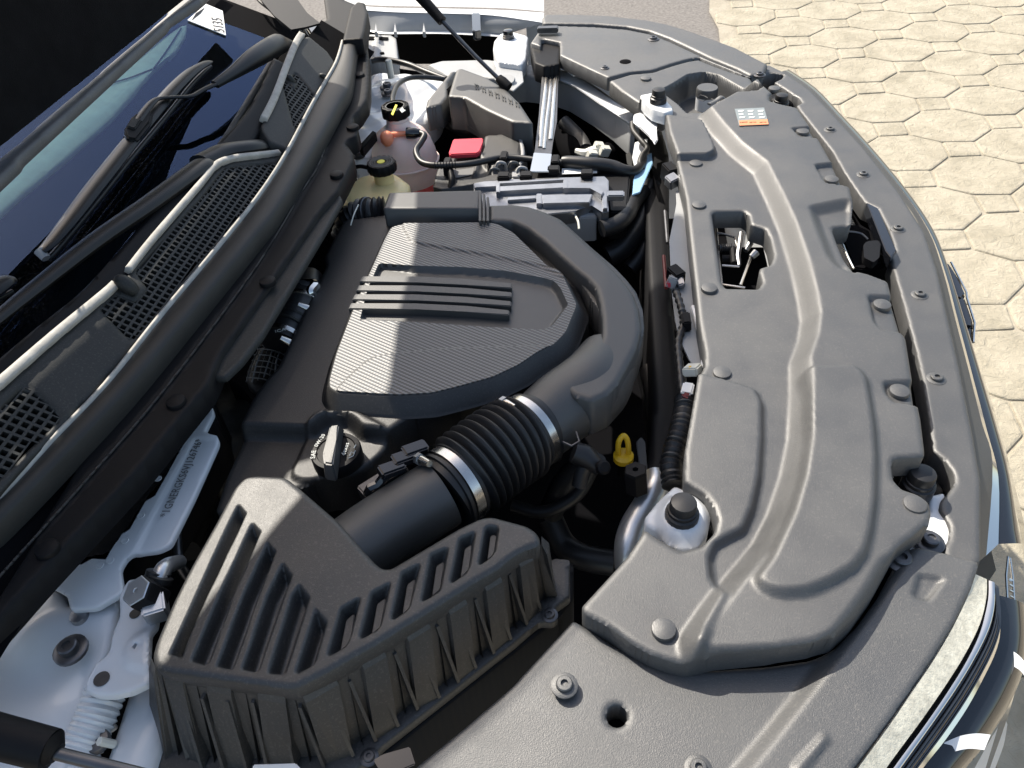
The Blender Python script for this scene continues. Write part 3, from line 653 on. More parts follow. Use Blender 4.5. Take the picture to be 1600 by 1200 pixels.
# ---- hood bumpers and latch brackets
b1 = relief('near_bumper_bracket', [(1055, 757), (1075, 767), (1088, 762), (1092, 773), (1108, 786), (1111, 808), (1106, 832), (1092, 852), (1066, 859), (1038, 846), (1031, 833), (1008, 819), (1007, 808), (1030, 780)], M_['white'], car, z=1.022, res=.003, skirt=.02, er=.005, r=.004,
            feats=[feat([(1052, 775), (1080, 772), (1096, 790), (1096, 815), (1075, 832), (1045, 825), (1035, 800)], .010, .01, r=.01)], label='white steel bracket carrying a rubber hood stop at the near end')
stud('rubber_stop', 'bumper', P(1067, 794, 1.045), .0135, M_['rubber'], b1)
b2 = relief('far_bumper_bracket', [(1000, 148), (1020, 144), (1036, 150), (1050, 165), (1052, 172), (1040, 176), (1020, 170), (1008, 160)], M_['white'], car, z=1.042, res=.003, skirt=.022, er=.004, r=.004, label='white bracket carrying a rubber hood stop at the far end')
stud('rubber_stop', 'bumper', P(1029, 147, 1.058), .0125, M_['rubber'], b2)
prism('bracket_leg', [(990, 178), (1004, 176), (1012, 172), (1030, 173), (1029, 186), (1026, 200), (1028, 218), (1023, 225), (1015, 210), (1000, 198), (989, 190)], H(1.01), -.004, 0, M_['white'], b2, .002)
for (x, y), nm in (((1439, 748), 'near'), ((1221, 155), 'far')):
    k = 1 if nm == 'near' else .9
    base = relief('bumper_seat', [(1400, 730), (1440, 722), (1462, 745), (1478, 770), (1455, 785), (1425, 772), (1402, 755)] if nm == 'near' else [(1201, 148), (1222, 143), (1240, 152), (1238, 164), (1215, 168), (1200, 158)], M_['black'], car, z=.985, res=.004, skirt=.02, er=.003, r=.008,
                  feats=[feat([(1418, 742), (1440, 732), (1460, 750), (1455, 772), (1430, 772)] if nm == 'near' else [(1206, 152), (1220, 147), (1235, 155), (1230, 162), (1212, 164)], .008, .006, r=.01)], label='painted seat of the %s hood stop between cover and fascia' % nm)
    stud('rubber_stop', 'bumper', P(x, y, 1.02), .0135*k, M_['rubber'], base)
cbr = relief('cream_bracket', [(1400, 868), (1410, 845), (1440, 825), (1452, 800), (1452, 775), (1475, 770), (1482, 795), (1495, 850), (1484, 885), (1460, 880)], M_['white'], car, z=.995, res=.004, skirt=.02, er=.002, r=.003, label='painted support plate with a bolt at the near front corner')
stud('bolt', 'bolt', P(1452, 847, 1.0), .0085, M_['darksteel'], cbr)

# ---- upper fascia strip along the front edge
fas_in = [(1180, 118), (1192, 117), (1205, 113), (1226, 116), (1222, 122), (1210, 128), (1232, 142), (1240, 148), (1248, 152), (1254, 160), (1245, 164), (1250, 172), (1272, 200), (1300, 235), (1320, 270), (1340, 300), (1352, 316), (1372, 325), (1390, 360), (1400, 392), (1391, 403), (1412, 475), (1432, 550), (1442, 595), (1452, 660), (1458, 704),
          (1475, 717), (1490, 738), (1492, 755), (1480, 772), (1471, 780), (1468, 795), (1478, 808), (1485, 825), (1483, 842), (1476, 853), (1476, 874), (1522, 886)]
fas_out = [(1533, 876), (1533, 750), (1520, 675), (1510, 625), (1500, 575), (1480, 487), (1465, 420), (1445, 362), (1405, 299), (1350, 230), (1307, 183), (1267, 141), (1225, 112), (1200, 100)]
def fasz(Q): return -.0*np.clip(poly_sd_line(Q), 0, 1)**2
_fo = H(1.0).pxs(fas_out)
def poly_sd_line(Q):
    return np.clip(1 - np.abs(poly_sd(Q, np.concatenate([_fo, _fo[::-1]+1e-6])))/.035, 0, 1)
fas = relief('fascia', fas_in + fas_out, M_['trim'], car, z=1.0, res=.003, skirt=.03, er=.004, r=.003, zf=fasz, ang=50, label='curved black plastic fascia strip along the front edge of the car')
for x, y in ((1297, 203), (1349, 273), (1403, 358), (1437, 461), (1463, 592)):
    stud('screw', 'screw', P(x, y, 1.0), .0072, M_['trim2'], fas)
# dark channel under the gap between cover and fascia
mk('gap_channel', [P(a, b, .95) for a, b in fas_in[:20]+fas_in[20:]] + [P(a-45, b+8, .95) for a, b in fas_in], [(i, i+1, len(fas_in)+i+1, len(fas_in)+i) for i in range(len(fas_in)-1)], M_['dark'], fas, smooth=False)
# outer bands: each band is a ruled surface between two pixel lines at their own heights
def band(name, A, za, B, zb, m, parent, n=5, label=None, bow=0.0, k=4):
    a = smooth_poly(pt(A, za), k, False); b = smooth_poly(pt(B, zb), k, False); V = []; F = []
    if len(b) != len(a):
        d = np.r_[0, np.cumsum(np.linalg.norm(np.diff(b, axis=0), axis=1))]; tq = np.linspace(0, d[-1], len(a)); b = np.stack([np.interp(tq, d, b[:, c]) for c in range(3)], 1)
    for i in range(len(a)):
        for j in range(n+1):
            t = j/n; p = a[i]*(1-t)+b[i]*t; p = p + np.array([.7, -.3, .7])*bow*math.sin(math.pi*t); V.append(p)
    for i in range(len(a)-1):
        for j in range(n): q = i*(n+1)+j; F.append((q, q+1, q+n+2, q+n+1))
    return mk(name, V, F, m, parent, label, 60)
E1 = [(1225, 112), (1307, 182), (1405, 298), (1466, 420), (1481, 487), (1501, 575), (1521, 675), (1534, 750), (1546, 800), (1534, 872), (1500, 960)]
E1 = [(1225, 111), (1267, 140), (1307, 182), (1350, 229), (1405, 297), (1446, 361), (1466, 420), (1481, 487), (1501, 575), (1521, 675), (1534, 750), (1534, 876)]
E2 = [(1227, 110), (1269, 139), (1309, 181), (1353, 229), (1409, 297), (1451, 361), (1474, 425), (1493, 500), (1514, 580), (1534, 660), (1551, 725), (1541, 868)]
E3 = [(1228, 110), (1270, 139), (1310, 181), (1354, 229), (1410, 297), (1452, 360), (1477, 426), (1498, 505), (1520, 588), (1542, 672), (1560, 745), (1560, 850)]
E4 = [(1229, 111), (1271, 140), (1311, 182), (1355, 230), (1411, 298), (1453, 361), (1479, 428), (1506, 510), (1531, 590), (1556, 670), (1575, 745), (1597, 850)]
fr_ = band('grille_frame', [(x-4, y+1) for x, y in E1], .99, E2, .975, M_['duct'], car, label='gloss black grille surround with a bright edge')
band('bright_edge', E2, .966, E3, .962, M_['chrome'], fr_, 2)
gr = band('grille_face', E3, .96, E4, .94, M_['gloss'], car, bow=.006, label='dark grille face falling away below the fascia')
# grille blades that stick out
for pts_ in ([(1462, 404), (1473, 408), (1486, 412), (1500, 440), (1510, 458), (1506, 466), (1484, 466)], [(1480, 470), (1508, 462), (1522, 502), (1522, 512), (1500, 508)], [(1494, 510), (1522, 512), (1521, 535), (1508, 532)]):
    prism('grille_blade', pts_, H(.935), -.05, 0, M_['gloss'], gr, .004)
tube('bright_edge', pt([(1486, 410), (1510, 457), (1511, 466), (1523, 505), (1521, 535)], .936), .0018, M_['chrome'], gr, sm=False, seg=6)
# lower bodywork visible past the grille, down to the bumper
E5 = [(1535, 590), (1560, 670), (1579, 745), (1600, 850), (1625, 960), (1600, 1080), (1560, 1200)]
band('bumper_side', [(1531, 585), (1556, 670), (1575, 745), (1597, 850), (1600, 960), (1575, 1080), (1540, 1200)], .938, [(1536, 585), (1562, 670), (1582, 745), (1606, 850), (1610, 965), (1585, 1085), (1545, 1205)], .90, M_['gloss'], gr)

# ---- far fender panel
farp = relief('far_fender_panel', [(848, 40), (870, 40), (930, 42), (980, 46), (1015, 53), (1045, 64), (1075, 78), (1110, 94), (1150, 110), (1176, 121), (1168, 119), (1112, 97), (1092, 89), (1075, 92), (1050, 99), (1020, 109), (985, 112), (950, 121), (930, 112), (900, 98), (875, 86), (875, 66), (846, 60), (845, 72), (829, 67)],
              M_['trim2'], car, z=1.02, res=.004, skirt=.028, er=.003, r=.003, label='grey-black plastic panel along the far fender')
relief('fender_rim', [(847, 27), (852, 22), (900, 22), (950, 24), (1012, 31), (1045, 38), (1075, 47), (1112, 60), (1150, 74), (1200, 100), (1193, 115), (1172, 117), (1150, 106), (1110, 90), (1075, 73), (1045, 59), (1015, 48), (980, 41), (930, 37), (848, 36)], M_['trim2'], farp, z=1.012, res=.003, skirt=.05, er=.006, r=.004, ang=70)
stud('screw', 'screw', P(1021, 61, 1.021), .0085, M_['darksteel'], farp); stud('screw', 'screw', P(945, 106, 1.021), .006, M_['darksteel'], farp); stud('screw', 'screw', P(1187, 117, 1.01), .008, M_['darksteel'], farp)
stud('plug', 'pin', P(977, 98, 1.018), .013, M_['dark'], farp)
box('clip', P(856, 46, 1.03), (.05, .02, .012), M_['darksteel'], farp)
# ---- near fender panel
nf = [(896, 969), (925, 986), (960, 1009), (1000, 1031), (1025, 1041), (1050, 1047), (1075, 1048), (1110, 1046), (1200, 1040), (1265, 1031), (1303, 1016), (1335, 985), (1368, 940), (1400, 880), (1414, 862), (1440, 866), (1460, 871), (1491, 879), (1523, 888), (1522, 897), (1511, 930), (1487, 980), (1457, 1030), (1425, 1078), (1387, 1133), (1340, 1197), (1270, 1290), (560, 1290), (650, 1197), (725, 1137), (800, 1073)]
def nfz(Q): return .002*np.sin(Q[:, 0]*14)*np.sin(Q[:, 1]*11)
crease = [(1440, 850), (1410, 895), (1378, 945), (1335, 1000), (1275, 1080), (1205, 1170), (1130, 1260), (1100, 1320), (1500, 1320), (1600, 900)]
nearp = relief('near_fender_panel', nf, M_['trim2'], car, z=1.015, res=.0028, skirt=.03, er=.004, r=.003, zf=nfz, ang=50, holes=[[(964+17*math.cos(a), 1118+18*math.sin(a)) for a in np.arange(0, 6.28, .35)]],
               feats=[feat(crease, .010, .014, r=.01), feat([(1423, 933), (1434, 897), (1472, 903), (1478, 905), (1453, 939), (1445, 941)], -.004, .003, b=.01, r=.003), feat([(1240, 1200), (1288, 1148), (1294, 1152), (1250, 1210)], .003, .002, b=.01, r=.002)],
               label='grey-black plastic panel along the near fender with a round hole')
stud('screw', 'screw', P(882, 1071, 1.022), .0075, M_['trim2'], nearp); stud('screw', 'screw', P(1408, 875, 1.022), .0095, M_['darksteel'], nearp)
stud('screw', 'screw', P(1091, 1201, 1.017), .007, M_['trim2'], nearp)
lathe('hole_cup', [(.016, -.04), (.015, .0), (.0001, .0)][::-1], P(964, 1118, .985), (0, 0, 1), M_['dark'], nearp, 20)
# ---- lamp strips along the near front corner
La = [(1524, 897), (1512, 932), (1488, 982), (1458, 1033), (1426, 1080), (1388, 1136), (1341, 1200), (1280, 1285)]
Lb = [(1542, 905), (1541, 935), (1531, 975), (1508, 1022), (1478, 1070), (1440, 1125), (1392, 1190), (1325, 1285)]
Lc = [(1549, 915), (1550, 950), (1542, 985), (1520, 1030), (1490, 1080), (1452, 1135), (1406, 1200), (1340, 1290)]
Ld = [(1556, 920), (1560, 975), (1553, 1010), (1535, 1050), (1506, 1100), (1472, 1150), (1434, 1200), (1370, 1290)]
Le = [(1560, 930), (1563, 985), (1556, 1018), (1539, 1055), (1512, 1105), (1478, 1155), (1440, 1203), (1378, 1290)]
Lf = [(1600, 1055), (1600, 1062), (1595, 1080), (1580, 1110), (1560, 1140), (1536, 1175), (1518, 1205), (1470, 1290)]
Lf = [(1604, 950), (1606, 1000), (1598, 1050), (1580, 1095), (1560, 1130), (1530, 1175), (1505, 1205), (1440, 1290)]
lamp = band('headlamp', La, 1.024, Lb, 1.012, M_['lens'], car, label='slim near headlamp strip with textured trim coloured cream as sun glare and a chrome bar')
band('trim_shadow_gap', Lb, 1.012, [(x+3, y+2) for x, y in Lb], 1.0, M_['dark'], lamp, 1)
band('chrome_bar', [(x+3, y+2) for x, y in Lb], 1.003, Lc, .999, M_['chrome'], lamp, 6, bow=.004)
lens = band('lamp_lens', Lc, .999, Ld, .985, M_['gloss'], lamp, 5, bow=.003)
for t in (.3, .5, .7, .86):
    tube('lens_line', smooth_poly(np.array([a*(1-t)+b*t+np.array([.001, 0, .0035]) for a, b in zip(pt(Lc, .999), pt(Ld, .985))]), 4, False), .0009, M_['darksteel'], lamp, seg=5, sm=False)
band('bright_edge', Ld, .986, Le, .983, M_['chrome'], lamp, 2)
cor = band('front_corner', Le, .98, Lf, .955, M_['gloss'], car, 6, bow=.006, label='gloss black front corner with a white stripe below the headlamp')
band('white_stripe', [(1557, 1012), (1575, 1014), (1592, 1024), (1602, 1036)], .975, [(1550, 1032), (1572, 1036), (1592, 1046), (1601, 1056)], .972, M_['white'], cor, 3)
band('white_stripe', [(1476, 1160), (1500, 1150), (1525, 1146), (1548, 1148)], .98, [(1450, 1193), (1480, 1178), (1512, 1170), (1538, 1172)], .976, M_['white'], cor, 3)
band('white_panel', [(1570, 1120), (1545, 1160), (1520, 1205), (1470, 1290)], .86, [(1574, 1132), (1568, 1165), (1552, 1210), (1530, 1290)], .78, M_['white'], cor, 3)
# vertical badge lettering on the grille corner
for y0 in range(905, 1010, 9):
    tube('badge_ridge', pt([(1577+(y0-905)*.04, y0, .965), (1583+(y0-905)*.05, y0+3, .965)]), .0013, M_['chrome'], cor, seg=5, sm=False)
tube('badge_outline', pt([(1575, 870, .965), (1572, 900, .965), (1575, 960, .965), (1580, 1008, .965), (1586, 1010, .965), (1586, 960, .965), (1582, 900, .965), (1578, 872, .965)]), .0011, M_['chrome'], cor, seg=5, sm=False)
# bumper skin down to the ground side so that the car has a front
body_low = [P(1607, 850, .86), P(1533, 590, .86), P(1476, 425, .86), P(1350, 229, .86), P(1225, 112, .86), P(1012, 30, .9), P(850, 20, .92)]
V = []; n = len(body_low)
for z_, s_ in ((None, -.05), (.6, -.05), (.3, -.06), (.2, -.1)):
    for p in body_low: V.append(np.array([p[0]+s_, p[1]-.04, z_ if z_ else p[2]]))
mk('bumper', V, [(r*n+i, r*n+i+1, (r+1)*n+i+1, (r+1)*n+i) for r in range(3) for i in range(n-1)], M_['white'], car)
near_low = [np.array([a[0], a[1], .86]) for a in pt(Lf, .86)][1:]
V = [p + np.array([-.01, .0, dz]) for dz in (-.0, -.3, -.65) for p in near_low]; n = len(near_low)
mk('front_skirt', V, [(r*n+i, r*n+i+1, (r+1)*n+i+1, (r+1)*n+i) for r in range(2) for i in range(n-1)], M_['white'], car)

prism('under_tray', [(905, 985), (1050, 1020), (1290, 975), (1395, 850), (1440, 880), (1360, 1010), (1200, 1065), (1050, 1075)], H(.982), -.004, 0, M_['dark'], radc, 0)
# ================================================================ ENGINE BAY
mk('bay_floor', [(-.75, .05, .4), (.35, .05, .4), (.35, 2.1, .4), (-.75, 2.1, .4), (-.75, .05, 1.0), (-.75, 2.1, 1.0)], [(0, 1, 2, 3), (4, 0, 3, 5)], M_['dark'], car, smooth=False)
# ---- air filter box
LT = 1.05
lid_out = [(382, 742), (400, 740), (445, 743), (467, 761), (500, 790), (530, 816), (560, 851), (585, 879), (597, 888), (610, 888), (660, 858), (717, 823), (750, 807), (768, 804), (825, 819), (841, 832), (845, 848), (826, 854), (805, 864), (777, 887), (752, 901), (695, 938), (655, 964), (630, 979), (590, 1006), (560, 1022), (515, 1049), (458, 1078),
           (400, 1069), (332, 1059), (252, 1047), (240, 1040), (236, 1024), (241, 1003), (270, 935), (296, 884), (337, 812), (366, 757)]
S = [[(371, 785), (385, 801), (308, 962), (289, 1010), (283, 1027), (262, 1021), (288, 965), (330, 870)],
     [(393, 814), (408, 830), (364, 930), (327, 1032), (320, 1039), (298, 1033), (297, 1028), (339, 930)],
     [(417, 845), (431, 862), (404, 930), (366, 1040), (361, 1046), (338, 1042), (337, 1038), (377, 930)],
     [(441, 878), (457, 900), (445, 930), (406, 1045), (400, 1051), (378, 1047), (377, 1043), (415, 930)],
     [(467, 912), (485, 934), (448, 1049), (443, 1056), (420, 1053), (418, 1049), (455, 930)],
     [(493, 950), (512, 973), (494, 1034), (489, 1041), (465, 1055), (461, 1051)],
     [(532, 950), (560, 934), (564, 938), (549, 995), (541, 1012), (515, 1027), (511, 1024)], [(580, 925), (609, 910), (611, 913), (596, 976), (591, 985), (565, 1000), (561, 996)],
     [(627, 894), (655, 880), (657, 884), (642, 945), (636, 955), (614, 970), (610, 965)], [(672, 865), (697, 854), (701, 857), (690, 917), (685, 926), (660, 941), (657, 937)],
     [(717, 839), (740, 829), (743, 832), (735, 882), (729, 895), (706, 911), (702, 907)], [(757, 822), (765, 818), (777, 820), (780, 825), (774, 860), (767, 870), (750, 882), (746, 879)]]
LF_ = H(LT)
FTs = []; inserts = []
for i, s in enumerate(S):
    FTs.append(feat(s, -.017, .0065, r=.0015))
    c = np.array(s).mean(0)
    if i >= 6:
        ins = [tuple(c + (np.array(p)-c)*np.array([.42, .62]) + np.array([5, 6])) for p in s]
        inserts.append(ins)
def lidz(Q): return .0015*np.sin(Q[:, 0]*20)
box_ = relief('air_filter_box', lid_out, M_['box'], car, LF_, res=.0016, skirt=.02, er=.006, r=.008, feats=FTs, zf=lidz, ang=45, label='ribbed black air filter box with slots in its lid')
for q in inserts: prism('slot_insert', q, LF_, -.03, -.0085, M_['box'], box_, .001)
pairs = [((846, 838), (862, 905)), ((846, 851), (866, 930)), ((828, 856), (843, 950)), ((805, 868), (820, 972)), ((777, 891), (796, 995)), ((752, 905), (769, 1017)), ((722, 925), (741, 1040)), ((695, 942), (714, 1062)), ((664, 962), (684, 1086)), ((630, 984), (650, 1104)),
         ((595, 1007), (620, 1130)), ((560, 1027), (585, 1153)), ((520, 1050), (550, 1176)), ((470, 1078), (507, 1190)), ((445, 1078), (462, 1194)), ((402, 1071), (420, 1194)), ((360, 1065), (388, 1196)), ((322, 1059), (352, 1194)), ((285, 1053), (318, 1190)), ((258, 1048), (296, 1180)), ((243, 1042), (262, 1183)), ((237, 1028), (238, 1110))][::-1]
ta = np.array([P(*a, LT-.012) for a, b in pairs]); ba = np.array([P(*b, .945) for a, b in pairs])
def halves(A): return np.array([x for k in range(len(A)-1) for x in (A[k], (A[k]+A[k+1])/2)] + [A[-1]])
ctr = np.array([*P(540, 930, LT)[:2], 0])
def outw(i, A):
    T_ = np.gradient(A, axis=0); N_ = np.stack([T_[:, 1], -T_[:, 0], 0*T_[:, 0]], 1); return N_/np.linalg.norm(N_, axis=1)[:, None]
TA, BA = halves(ta), halves(ba); NS = len(TA)-1; V = []; F = []; OW = outw(0, TA)
for i in range(NS):
    off = .008 if (i//2) % 2 == 0 else 0.0
    q = len(V)
    for A_, k, e in ((TA, i, 0), (TA, i+1, 0), (BA, i+1, 1), (BA, i, 1)): V.append(A_[k] + OW[k]*(off*(1.1 if e else .9) - .006*e) - np.array([0, 0, (.012 if off else .0)*(1-e)]))
    F.append((q, q+1, q+2, q+3))
    for k, a_, b_ in ((i, 0, 3), (i+1, 1, 2)):
        q2 = len(V); V += [TA[k], BA[k]]; F.append((q+a_, q+b_, q2+1, q2))
    q3 = len(V); V += [TA[i], TA[i+1]]; F.append((q, q+1, q3+1, q3))
mk('lid_wall', V, F, M_['box'], box_, smooth=False)
fins = [((845, 862), (865, 930)), ((819, 877), (843, 950)), ((797, 898), (820, 972)), ((767, 915), (796, 995)), ((743, 937), (769, 1017)), ((712, 955), (741, 1040)), ((684, 979), (714, 1062)), ((650, 996), (684, 1086)), ((618, 1022), (650, 1104)), ((582, 1039), (620, 1130)),
        ((547, 1065), (585, 1153)), ((508, 1082), (550, 1176)), ((468, 1106), (507, 1192)), ((436, 1094), (462, 1196)), ((394, 1098), (420, 1196)), ((354, 1097), (388, 1198)), ((315, 1092), (352, 1198)), ((278, 1076), (318, 1194)), ((252, 1052), (296, 1180))]
for a, b in fins:
    A = P(a[0], a[1], LT-.03); B = P(b[0], b[1], .948); d = B-A; i = np.argmin(np.linalg.norm(TA-A, axis=1)); o = OW[min(i, NS)]
    o = -o if np.dot(o[:2], (A-ctr)[:2]) < 0 else o
    t = np.cross([0, 0, 1.], o)*.0016
    A0 = A - o*.012; B0 = B - o*.03; Bo = B + o*.004
    mk('rib', [A0+t, A+t, Bo+t, B0+t, A0-t, A-t, Bo-t, B0-t], [(0, 1, 2, 3), (7, 6, 5, 4), (0, 4, 5, 1), (1, 5, 6, 2), (2, 6, 7, 3), (3, 7, 4, 0)], M_['box'], box_, smooth=False)
fl_out = [(200, 1100), (228, 1215), (262, 1225), (330, 1240), (480, 1240), (560, 1206), (588, 1190), (592, 1167), (680, 1108), (760, 1048), (842, 985), (866, 986), (868, 960), (893, 942), (897, 905), (896, 877), (866, 872)]
relief('lid_flange', [(866, 872), (890, 874), (891, 932), (866, 950), (872, 964), (864, 972), (842, 971), (800, 1007), (760, 1038), (680, 1101), (594, 1168), (586, 1180), (560, 1200), (500, 1225), (300, 1235), (240, 1215), (225, 1110), (260, 1100), (500, 1120), (800, 920)], M_['box'], box_, z=.945, res=.005, skirt=.012, er=.002, r=.003)
relief('lower_box', [(866, 876), (896, 879), (896, 938), (872, 966), (850, 985), (800, 1024), (680, 1119), (598, 1186), (560, 1215), (480, 1245), (240, 1230), (220, 1110), (300, 1100), (500, 1120), (800, 930)], M_['black'], box_, z=.93, res=.006, skirt=.2, er=.002, r=.003)
for p in ((859, 961), (577, 1183)): stud('screw', 'screw', P(p[0], p[1], .947), .0055, M_['darksteel'], box_)
prism('service_tag', [(583, 1187), (598, 1178), (640, 1166), (649, 1194), (600, 1215)], H(.955), -.003, 0, M_['gloss'], box_, .001)
prism('white_tab', [(395, 1194), (462, 1192), (472, 1203), (470, 1230), (390, 1230)], H(.99), -.003, 0, M_['paper'], box_, .001)
# ---- round outlet, bellows, clamps
ax = [P(545, 868, .99), P(600, 828, .99), P(690, 771, .995)]
tube('outlet_pipe', ax, [.041, .041, .041], M_['duct'], box_, seg=36)
Bp, Cp = P(706, 762, .995), P(832, 672, .99)
NB = 9; pts_, rads = [], []
def lerp(t): return Bp*(1-t)+Cp*t + np.array([0, 0, .006*math.sin(math.pi*t)])
pts_.append(lerp(-.08)); rads.append(.0455)
pts_.append(lerp(.13)); rads.append(.0465)
for k in range(NB*8+1):
    t = .14 + .72*k/(NB*8); ph = (k % 8)/8; pts_.append(lerp(t)); rads.append(.0475+.0075*(.5-.5*math.cos(2*math.pi*ph))**.6)
pts_.append(lerp(.88)); rads.append(.046); pts_.append(lerp(1.05)); rads.append(.0455)
bel = tube('intake_bellows', pts_, rads, M_['rubber'], car, seg=48, sm=False, label='ribbed black rubber intake bellows between two steel clamps')
def clamp(parent, c, d, r, w=.0065, screw=None, m='steel'):
    d = d/np.linalg.norm(d); o = lathe('hose_clamp', [(r, -w), (r+.0016, -w*.9), (r+.0016, w*.9), (r, w)], c, d, M_[m], parent, 48)
    if screw is not None:
        s = c + (screw-c)/np.linalg.norm(screw-c)*(r+.006); t = np.cross(d, s-c); t /= np.linalg.norm(t)
        tube('clamp_screw', [s-t*.011, s-t*.004, s+t*.008], [.0055, .0055, .004], M_['steel'], parent, seg=10, sm=False)
        tube('screw_head', [s-t*.016, s-t*.010], .0072, M_['alu'], parent, seg=6, sm=False)
    return o
D_ = Cp-Bp
clamp(bel, lerp(.035), D_, .0468, screw=P(655, 714, 1.05)); clamp(bel, lerp(.955), D_, .0468, screw=P(792, 625, 1.05))
for t_ in (-.05, .10, .90, 1.02):
    lathe('clamp_lip', [(.0455, -.003), (.049, -.002), (.049, .002), (.0455, .003)], lerp(t_), D_, M_['rubber'], bel, 48)
# ---- big curved intake duct
outer = [(763, 320), (800, 319), (825, 322), (850, 330), (875, 342), (892, 357), (925, 387), (955, 415), (975, 436), (990, 455), (1000, 482), (1003, 512), (996, 540), (978, 575), (966, 597), (950, 615), (925, 626), (897, 618)]
inner = [(876, 600), (900, 577), (920, 560), (935, 540), (940, 525), (940, 500), (936, 470), (930, 450), (917, 435), (900, 422), (875, 400), (850, 377), (825, 357), (800, 346), (763, 344)]
duct = relief('intake_duct', outer + inner, M_['duct'], car, z=1.035, res=.0032, skirt=.055, er=.007, r=.004, ang=60, label='large black air duct curving round the front of the engine cover',
              zf=lambda Q: -.006*np.clip((Q[:, 0]-.0)/.1, 0, 1))
relief('duct_seam', [(x+(4 if x > 930 else 1), y+1) for x, y in outer] + [(905, 610), (890, 600), (940, 560), (945, 500), (900, 430), (830, 365), (770, 355)], M_['duct'], duct, z=1.018, res=.004, skirt=.05, er=.0015, r=.004)
tube('duct_neck', [lerp(1.0), lerp(1.12), P(880, 636, .99), P(925, 605, .992), P(950, 560, .99)], [.0445, .0445, .047, .049, .04], M_['duct'], duct, seg=36)
clp = tube('wire_clip', pt([(873, 688, 1.0), (893, 697, 1.0), (905, 690, 1.0), (900, 675, 1.0)]), .0016, M_['darksteel'], duct, seg=6, sm=False)
relief('box_duct', [(608, 300), (752, 296), (750, 326), (598, 326)], M_['duct'], duct, z=1.04, res=.003, skirt=.05, er=.004, r=.003)
for k in range(3): 
    prism('duct_band', [(748+k*6, 297+k*5), (752+k*6, 297+k*5), (752+k*6, 345), (748+k*6, 345)], H(1.043-.001*k), -.04, 0, M_['duct'], duct, .001)
hz = [(540, 372, .95), (548, 348, .98), (562, 335, .995), (582, 332, 1.0), (602, 330, 1.0)]
cor_ = []; rr = []
base_ = smooth_poly(np.array(pt(hz)), 12, False)
for i, p in enumerate(base_): cor_.append(p); rr.append(.024+.0025*math.sin(i*1.5))
tube('breather_hose', cor_, rr, M_['rubber'], duct, seg=20, sm=False)
lathe('hose_clamp', [(.0265, -.004), (.028, -.003), (.028, .003), (.0265, .004)], P(575, 333, .998), P(590, 331, 1)-P(560, 336, .99), M_['darksteel'], duct, 24)
tube('hose_wire', pt([(560, 320, 1.03), (553, 335, 1.03), (548, 352, 1.02)]), .0012, M_['pale'], duct, seg=5)

# ---- engine cover
eo = [(544, 360), (600, 352), (620, 349), (762, 349), (780, 352), (802, 364), (858, 418), (872, 421), (882, 430), (904, 472), (921, 512), (908, 538), (890, 566), (850, 588), (800, 612), (750, 622), (722, 632), (700, 647), (662, 664), (640, 672), (612, 690), (600, 712), (575, 735), (545, 748), (500, 752), (440, 770), (380, 800), (335, 800),
      (355, 740), (402, 640), (424, 608), (440, 592), (450, 570), (508, 446), (514, 431), (510, 420), (537, 366)]
plate_up = [(300, 660), (395, 660), (485, 663), (498, 652), (512, 646), (530, 644), (548, 649), (560, 658), (568, 667), (625, 671), (800, 680), (1000, 560), (900, 300), (500, 300), (380, 600)]
ec = relief('engine_cover', eo, M_['eng'], car, z=.985, res=.003, skirt=.06, er=.006, r=.006, ang=45, label='black engine cover with woven-look top and four long ridges',
            feats=[feat(plate_up, .022, .010, r=.004), feat([(455, 742), (478, 690), (500, 660), (560, 660), (600, 682), (608, 694), (590, 712), (560, 735), (520, 745), (480, 748)], .006, .004, r=.01)])
cr_ = [(592, 411), (650, 415), (720, 417), (790, 423), (850, 434), (866, 439), (876, 450), (888, 476), (864, 508), (850, 515), (750, 510), (650, 503), (562, 500), (574, 452)]
wo = [(612, 355), (626, 351), (762, 350), (778, 353), (802, 366), (856, 419), (870, 423), (880, 432), (901, 476), (884, 518), (866, 537), (838, 552), (812, 570), (770, 590), (712, 606), (675, 615), (622, 618), (526, 612), (515, 604), (516, 590), (526, 552), (553, 482), (586, 408), (602, 372)]
fc = H(1.031)
wp = relief('woven_panel', wo, M_['carbon'], ec, fc, res=.0025, skirt=.012, er=0, r=.006, holes=[cr_], ang=30,
       feats=[feat([(628, 330), (632, 355), (644, 376), (700, 386), (762, 396), (850, 414), (900, 440), (900, 300)], .003, .004, r=.003),
              feat([(527, 606), (557, 577), (580, 558), (622, 551), (700, 544), (820, 540), (900, 540), (900, 700), (500, 700)], .002, .002, r=.01)])
# sloping border under the woven panel
def skirt_of(name, px, f0, f1, grow, m, parent):
    A = rc(f0.pxs(px), .006); c = A.mean(0); n = len(A)
    T_ = np.roll(A, -1, 0)-np.roll(A, 1, 0); T_ /= np.linalg.norm(T_, axis=1)[:, None]; Nn = np.stack([T_[:, 1], -T_[:, 0]], 1)
    if ((A+Nn*.001-c)**2).sum() < ((A-c)**2).sum(): Nn = -Nn
    rings = [f0.w(A, 0.0), f0.w(A+Nn*.003, -.0015), f1.w(A+Nn*(grow-.004), .003), f1.w(A+Nn*grow, 0.)]
    V = np.concatenate(rings); F = []
    for r_ in range(3):
        for i in range(n): F.append((r_*n+i, r_*n+(i+1) % n, (r_+1)*n+(i+1) % n, (r_+1)*n+i))
    return mk(name, V, F, m, parent, None, 50)
skirt_of('panel_border', wo, fc, H(1.006), .017, M_['eng'], ec)
relief('centre_panel', cr_, M_['duct'], ec, fc, res=.0025, skirt=0, er=0, r=0, ang=30, hr=0, feats=[feat([(582, 405)]+cr_[1:-3]+[(650, 503), (566, 498), (558, 497)], -.009, .0075, r=0)])
